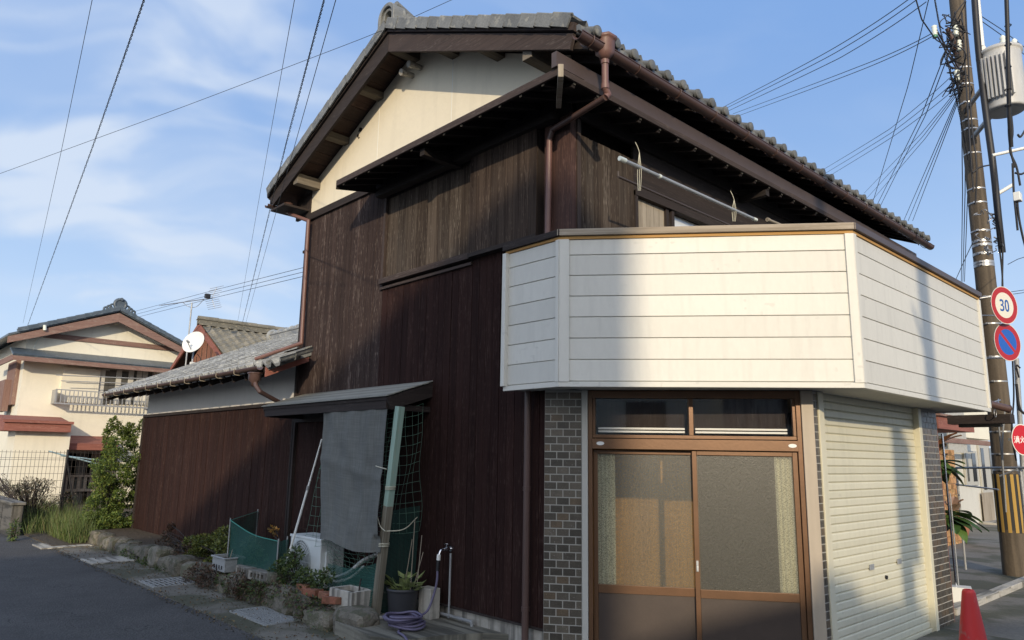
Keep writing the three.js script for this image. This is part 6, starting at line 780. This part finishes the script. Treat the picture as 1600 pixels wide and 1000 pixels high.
  // tiled entrance wall of the shop's right end, small eave over it
  const eT = vary('stone', [[2.0, 1.2, 0.65], [1.7, 0.95, 0.5], [2.3, 1.45, 0.85]]); const ew = thing('entrance_wall', 'orange-brown tiled porch wall behind the rubber plant', 'wall'), e0 = onz(1472, 740, -5.2), e1 = onz(1494, 740, -5.2); mesh('core', [bx(e0.x - 0.4, e1.x, 0, 2.05, -5.36, -5.22)], M.grout, ew); for (let r = 0; r < 17; r++) for (let c = 0; c < 6; c++) { const W = (e1.x - e0.x + 0.4) / 6; mesh('tile', [bx(e0.x - 0.4 + c * W + 0.004, e0.x - 0.4 + (c + 1) * W - 0.004, r * 0.12 + 0.004, (r + 1) * 0.12 - 0.004, -5.22, -5.20 + rr(0, 0.003), 'x')], eT[(r * 2 + c * 5) % 3], ew); } rebase(ew, V(e1.x, 0, -5.3));
  const sE = thing('small_eave', 'short dark eave with a gutter end jutting out below the balcony corner', 'eave'), g0 = dep(1546, 631, 9.7), g1 = dep(1576, 639, 9.7); mesh('gutter', [rod(g0, g1, 0.05, 0.05, 14), rod(g1, g1.clone().lerp(g0, -0.03), 0.056, 0.056, 14)], M.gutter, sE); mesh('hook', [uvm(new THREE.TorusGeometry(0.05, 0.006, 5, 14).translate(...dep(1555, 646, 9.7).toArray()))], M.steel, sE); { const a = dep(1478, 646, 10.2), b = dep(1565, 652, 9.9); mesh('board', [bx(a.x, b.x, b.y - 0.09, b.y + 0.03, -3.3, -2.55, 'x')], M.brownDk, sE); mesh('board_end', [bx(b.x - 0.1, b.x + 0.02, b.y - 0.13, b.y - 0.091, -3.2, -2.7, 'x')], M.pale, sE); } mesh('bracket', [rod(dep(1560, 640, 9.8), dep(1560, 624, 10.2), 0.008), rod(dep(1552, 628, 9.9), dep(1563, 625, 10.2), 0.008)], M.steel, sE); rebase(sE, g0);
  // white house across
  const N = thing('white_house', 'white house with sliding door and pinkish hood beyond the tiled pillar', 'house'), Z = -6.5;
  mesh('wall', [pxb(Z, 0.2, 1440, 640, 1558, 822)], M.white[0], N); mesh('upper_box', [pxb(Z + 0.8, 0.79, 1478, 600, 1554, 688)], M.cream, N); mesh('box_lip', [pxb(Z + 0.86, 0.05, 1478, 684, 1556, 697, 'x')].map(() => { const a = onz(1480, 684, Z + 0.86), b = onz(1556, 697, Z + 0.86), y = (a.y + b.y) / 2; return bx(a.x, b.x, y - 0.06, y + 0.06, Z + 0.8, Z + 0.86, 'x'); }), M.pink, N);
  { const a = onz(1478, 660, Z + 0.81), b = onz(1507, 668, Z + 0.81); for (let i = 0; i < 12; i++) { const x = mix(a.x, b.x, i / 12); mesh('siding_strip', [bx(x + 0.01, x + (b.x - a.x) / 12 - 0.01, a.y - 0.7, a.y + 0.9, Z + 0.801, Z + 0.83)], M.greyAlu, N); } }
  { const a = onz(1466, 658, -4.6), b = onz(1522, 668, -4.6), y = (a.y + b.y) / 2; mesh('entrance_hood', [bx(a.x, b.x, y - 0.12, y + 0.12, -5.6, -4.6, 'x')], M.pinkRed, N); mesh('hood_cap', [bx(a.x - 0.05, b.x + 0.06, y + 0.121, y + 0.16, -5.6, -4.54, 'x')], M.pink, N); }
  const w = part('window', N); mesh('frame', [pxb(Z + 0.06, 0.05, 1506, 704, 1531, 758)], M.greyAlu, w); mesh('pane', [pxb(Z + 0.07, 0.01, 1509, 708, 1516, 752)], M.greyGlass, w); mesh('pane', [pxb(Z + 0.07, 0.01, 1518, 708, 1528, 752)], M.darkGlass, w); const d = part('sliding_door', N); mesh('frame', [pxb(Z + 0.06, 0.05, 1529, 694, 1558, 816)], M.greyAlu, d); mesh('pane', [pxb(Z + 0.07, 0.01, 1532, 700, 1543, 765)], M.darkGlass, d); mesh('pane', [pxb(Z + 0.07, 0.01, 1545, 700, 1556, 765)], M.greyGlass, d); mesh('kick_panel', [pxb(Z + 0.07, 0.01, 1534, 770, 1556, 814)], M.pale, d);
  mesh('step', [bx(onz(1529, 816, Z).x, onz(1558, 816, Z).x, -0.05, 0.12, Z, Z + 0.5, 'x')], M.concPale, N); rebase(N, V(onz(1520, 800, Z).x, 0, Z));
  // laundry poles over the balcony
  const lp = thing('laundry_pole', 'grey steel laundry pole with pale tips hung above the balcony by strings', 'laundry pole'), l0 = onz(972, 249, -3.55), l1 = onz(1180, 343, -3.55); mesh('tube', [rod(l0, l1, 0.016, 0.016, 12)], M.galv, lp); mesh('tip', [rod(l0.clone().lerp(l1, -0.015), l0.clone().lerp(l1, 0.02), 0.021, 0.021, 12), rod(l0.clone().lerp(l1, 0.235), l0.clone().lerp(l1, 0.245), 0.02), rod(l1.clone().lerp(l0, 0.015), l1.clone().lerp(l0, -0.01), 0.019)], M.porcelain, lp); const str = []; for (const [x, yt, yb] of [[999, 238, 298], [1147, 312, 346]]) { const t = onz(x, yt, -3.55); for (const s of [-3, 0, 3]) str.push(tube([t, onz(x + s, (yt + yb) / 2, -3.55 + s * 0.004), onz(x + s * 0.6, yb, -3.55)], 0.003, 8, 4)); str.push(tube([t, t.clone().add(V(-0.01, 0.05, -0.01)), t.clone().add(V(-0.03, 0.09, -0.02))], 0.003, 4, 4)); } for (const g of [str.slice(0, 4), str.slice(4)]) mesh('string', g, M.rope, lp); rebase(lp, l0);
  const l2 = thing('laundry_pole', 'thin dark second pole hanging lower, behind the steel laundry pole', 'laundry pole'), m0 = onz(966, 276, -3.9), m1 = onz(1140, 352, -3.9); mesh('tube', [rod(m0, m1, 0.012, 0.012, 10)], M.bronzeDk, l2); mesh('hook', [rod(m0, m0.clone().add(V(0, 0.05, 0)), 0.008)], M.bronzeDk, l2); rebase(l2, m0);
  const l3 = thing('laundry_pole', 'short rusty pole end poking up above the balcony cap', 'laundry pole'), n0 = onz(1199, 343, -3.2), n1 = onz(1240, 360, -3.2); mesh('tube', [rod(n0, n1, 0.015, 0.015, 10)], M.pale, l3); mesh('tip', [rod(n0, n0.clone().lerp(n1, 0.06), 0.02)], M.pale, l3); rebase(l3, n0);
}

// ================================================================== wires across the sky
{
  const WHICH_three = ['uppermost', 'middle', 'lowest'], WHICH_two = ['upper', 'lower'];
  const wire = (lab, pts, r = 0.007, group, sag = 0, name = 'overhead_wire', twist = false) => {
    const P = []; const n = 24; const seg = pts.length - 1;
    const d = t => { const k = t * seg, i = Math.max(0, Math.min(seg - 1, Math.floor(k))), f = k - i, a = pts[i], b = pts[i + 1]; const iz = mix(1 / a[2], 1 / b[2], f); return dep(mix(a[0], b[0], f), mix(a[1], b[1], f), 1 / iz); };
    const out = p => p[1] < 0 || p[0] < 0 || p[0] > 1600, t0 = out(pts[0]) ? -0.45 : 0, t1 = out(pts[seg]) ? 1.4 : 1; for (let i = 0; i <= n; i++) { const t = mix(t0, t1, i / n), q = d(t); q.y -= sag * 4 * t * (1 - t); P.push(q); }   // wires run on past the frame
    let g; if (twist) { const c = new THREE.CatmullRomCurve3(P), L = [[], []]; for (let i = 0; i <= 380; i++) { const q = c.getPoint(i / 380), s = twist; for (const k of [0, 1]) L[k].push(q.clone().add(V(Math.cos(i * 0.9 + k * 3.14) * s, Math.sin(i * 0.9 + k * 3.14) * s * 0.3, Math.sin(i * 0.9 + k * 3.14) * s))); } g = mg(L.map(l => tube(l, r, 760, 4))); } else g = tube(P, r, 60, 4);
    return tag(mesh(name, [g], M.wire), lab, 'wire', group);
  };
  wire('single straight wire rising steeply at the far left of the sky', [[145, -5, 9], [95, 240, 14], [36, 505, 32]], 0.004);
  wire('twisted wire rising steeply above the cream house roof', [[227, -5, 6.5], [150, 215, 10.5], [42, 512, 26]], 0.0045, undefined, 0, 'overhead_wire', 0.007);
  wire('single thin wire just left of the twisted one near the house gable', [[461, -5, 6.5], [418, 235, 11], [371, 505, 24]], 0.003);
  wire('twisted wire crossing in front of the roof corner tip', [[508, -5, 5.0], [447, 225, 7.8], [377, 512, 24]], 0.0035, undefined, 0, 'overhead_wire', 0.006);
  wire('straight wire crossing the roof corner tip right of the twisted wire', [[526, -5, 5.0], [440, 300, 9.2], [382, 512, 24]], 0.003);
  wire('long slanting wire crossing the whole sky to the ridge ornament', [[-5, 273, 12], [300, 160, 10.2], [600, 45, 9.0], [760, -25, 8.5]], 0.0042, undefined, 0.02);
  for (const k of [0, 1, 2]) wire(WHICH_three[k] + ' of three thin wires behind the television antenna', [[205, 488 + k * 5, 46], [340, 452 + k * 6, 34], [490, 414 + k * 7, 24]], 0.010, 'three wires behind the antenna');
  [[0, 0], [8, 4], [22, 8]].forEach(([dx, dy], k) => wire(WHICH_three[k] + ' of three wires climbing from the roof edge to the top of the sky', [[1125 + dx * 0.6, 170 + dy * 0.4, 30], [1290 + dx, 75 + dy, 17], [1425 + dx, -5 + dy, 12.5]], 0.010, 'three wires at upper right', 0.12));
  for (const k of [0, 1]) wire(WHICH_two[k] + ' of two wires running from the roof edge to the green-footed insulator', [[1145 + k * 6, 178 + k * 4, 30], [1340 + k * 2, 98 + k * 6, 16], [1460, 50 + k * 5, 11.4]], 0.008, 'two wires to the insulator', 0.1);
  for (const k of [0, 1, 2]) wire(WHICH_three[k] + ' of three wires running from the eave to the middle of the utility pole', [[1278 + k * 8, 270 + k * 3, 28], [1390 + k * 4, 196 + k * 5, 16], [1492 + k * 4, 114 + k * 9, 11.4]], 0.007, 'three wires to the pole', 0.08);
  wire('single slack wire dropping steeply across the right sky', [[1452, -5, 12], [1420, 130, 15], [1358, 335, 24]], 0.008);
  for (const k of [0, 1]) wire(WHICH_two[k] + ' of two steep wires from the pole crossing the slack wire', [[1478 + k * 6, 80, 12], [1440 + k * 6, 180, 15], [1368 + k * 6, 325, 26]], 0.009, 'two steep wires at right');
  for (const k of [0, 1, 2]) wire(WHICH_three[k] + ' of three long wires fanning from the pole down to the eave end', [[1500, 135 + k * 3, 11.6], [1440 + k * 3, 208 + k * 4, 16], [1350 + k * 5, 302 + k * 7, 30]], 0.008, 'three fanning wires');
  for (const k of [0, 1, 2]) wire(WHICH_three[k] + ' of three wires falling steeply from the pole beside the gutter end', [[1501 + k * 1.5, 140, 12], [1462 + k * 4, 230, 15], [1412 + k * 7, 345, 24]], 0.008, 'three steep wires by the gutter end');
  for (const k of [0, 1, 2]) wire(WHICH_three[k] + ' of three near-vertical wires between the balcony end and the pole', [[1502 + k * 6, 130 + k * 40, 12.5], [1504 + k * 4, 300, 17], [1502 + k * 2.5, 440, 26]], 0.010, 'three near-vertical wires');
  wire('short stay wire from the pole to the balcony cap', [[1526, 366, 11], [1510, 400, 13], [1492, 440, 16]], 0.007);
  wire('thick black wire curving down from the top beside the insulator', [[1430, -5, 10.5], [1440, 30, 10.6], [1462, 62, 10.9], [1490, 78, 11.2]], 0.010);
  wire('wavy twisted wire hanging along the left side of the pole', [[1460, -5, 11], [1468, 40, 11], [1484, 110, 11.2], [1500, 180, 11.5], [1513, 250, 11.8]], 0.006, undefined, 0, 'overhead_wire', 0.008);
  for (const k of [0, 1]) wire(WHICH_two[k] + ' of two wires leaving the pole top to the right edge', [[1528, 22 + k * 7, 11.6], [1565, 46 + k * 9, 13], [1606, 78 + k * 12, 15]], 0.008, 'two wires at the pole top');
  wire('thin wire right of the speed sign reaching the right edge', [[1575, 413, 11], [1590, 405, 12], [1606, 400, 13]], 0.006);
  for (const k of [0, 1]) wire(WHICH_two[k] + ' of two faint wires behind the road signs', [[1545, 460 + k * 6, 30], [1580, 456 + k * 4, 30], [1608, 452 + k * 4, 30]], 0.012, 'two faint wires behind the signs');
}

// ================================================================== across the street, behind the viewer
{
  const h = V(0.685, 0, -0.728).normalize(), uu = V(0.728, 0, 0.685).normalize(), ang = Math.atan2(-uu.z, uu.x);
  const place = (g, D) => { const p = h.clone().multiplyScalar(-D); return xf(g, p, ang); };        // local x = uu, y up, local z = towards the sun (away from the house)
  const A = thing('house_across', 'tall gabled house across the street whose roofline shades the timber wall', 'house');
  const body = [[-10.5, -0.1], [0.98, -0.1], [0.98, 11.7], [0.12, 12.45], [-10.5, 8.75]];
  mesh('wall', [place(prism('z', body, 0.02, 7), 20)], M.cream, A);
  mesh('roof', [place(prism('z', [[-11.2, 8.72], [0.12, 12.66], [1.04, 11.86], [1.04, 11.98], [0.12, 12.80], [-11.2, 8.85]], 0, 7.4, 'z'), 20)], M.roof[0], A);
  for (const [x, y] of [[-7, 3], [-3.5, 3], [-7, 6], [-3.5, 6]]) mesh('window', [place(rbx(x, x + 1.8, y, y + 1.3, -0.03, 0.018, 0.01), 20)], M.darkGlass, A);
  rebase(A, h.clone().multiplyScalar(-20));
  const B = thing('flat_building', 'low flat-roofed building across the street shading the foot of the shutter', 'building');
  mesh('wall', [place(prism('z', [[1.0, -0.1], [16, -0.1], [16, 6.85], [4.5, 6.98], [4.2, 7.08], [3.6, 7.0], [2.5, 6.9], [2.05, 6.8], [1.3, 6.6], [1.0, 6.5]], 0, 5), 14)], M.concPale, B);
  mesh('roof_tank', [place(rbx(2.5, 3.16, 6.85, 7.18, 0.2, 1.2, 0.05), 14)], M.whitePl, B);
  for (const x of [3, 7, 11]) mesh('window', [place(rbx(x, x + 1.8, 3, 4.4, -0.04, -0.002, 0.01), 14)], M.darkGlass, B);
  rebase(B, h.clone().multiplyScalar(-14).addScaledVector(uu, 6));
  const C = thing('street_pole', 'utility pole across the road whose slim shadow falls on the balcony', 'utility pole'), f = V(0, 0, 0).addScaledVector(h, -5).addScaledVector(uu, 4.06);
  const f2 = f.clone().addScaledVector(uu, 0.02); mesh('shaft', [rod([f.x, 0, f.z], [f2.x, 11, f2.z], 0.15, 0.10, 24)], M.pole, C);
  const bxp = f.clone().addScaledVector(uu, 0.13).addScaledVector(h, -0.15); mesh('cabinet', [xf(rbx(-0.16, 0.16, 4.75, 5.6, -0.12, 0.12, 0.03), bxp, ang), xf(rbx(-0.12, 0.12, 5.6, 6.0, -0.08, 0.08, 0.03), bxp, ang)], M.galv, C);
  mesh('arm', [rod([f.x, 6.35, f.z], V(f.x, 6.85, f.z).addScaledVector(uu, -0.24), 0.03)], M.galv, C); rebase(C, f);
}
scene.traverse(o => { if (o.isMesh) { o.castShadow = true; o.receiveShadow = true; } });
renderer.render(scene, camera);
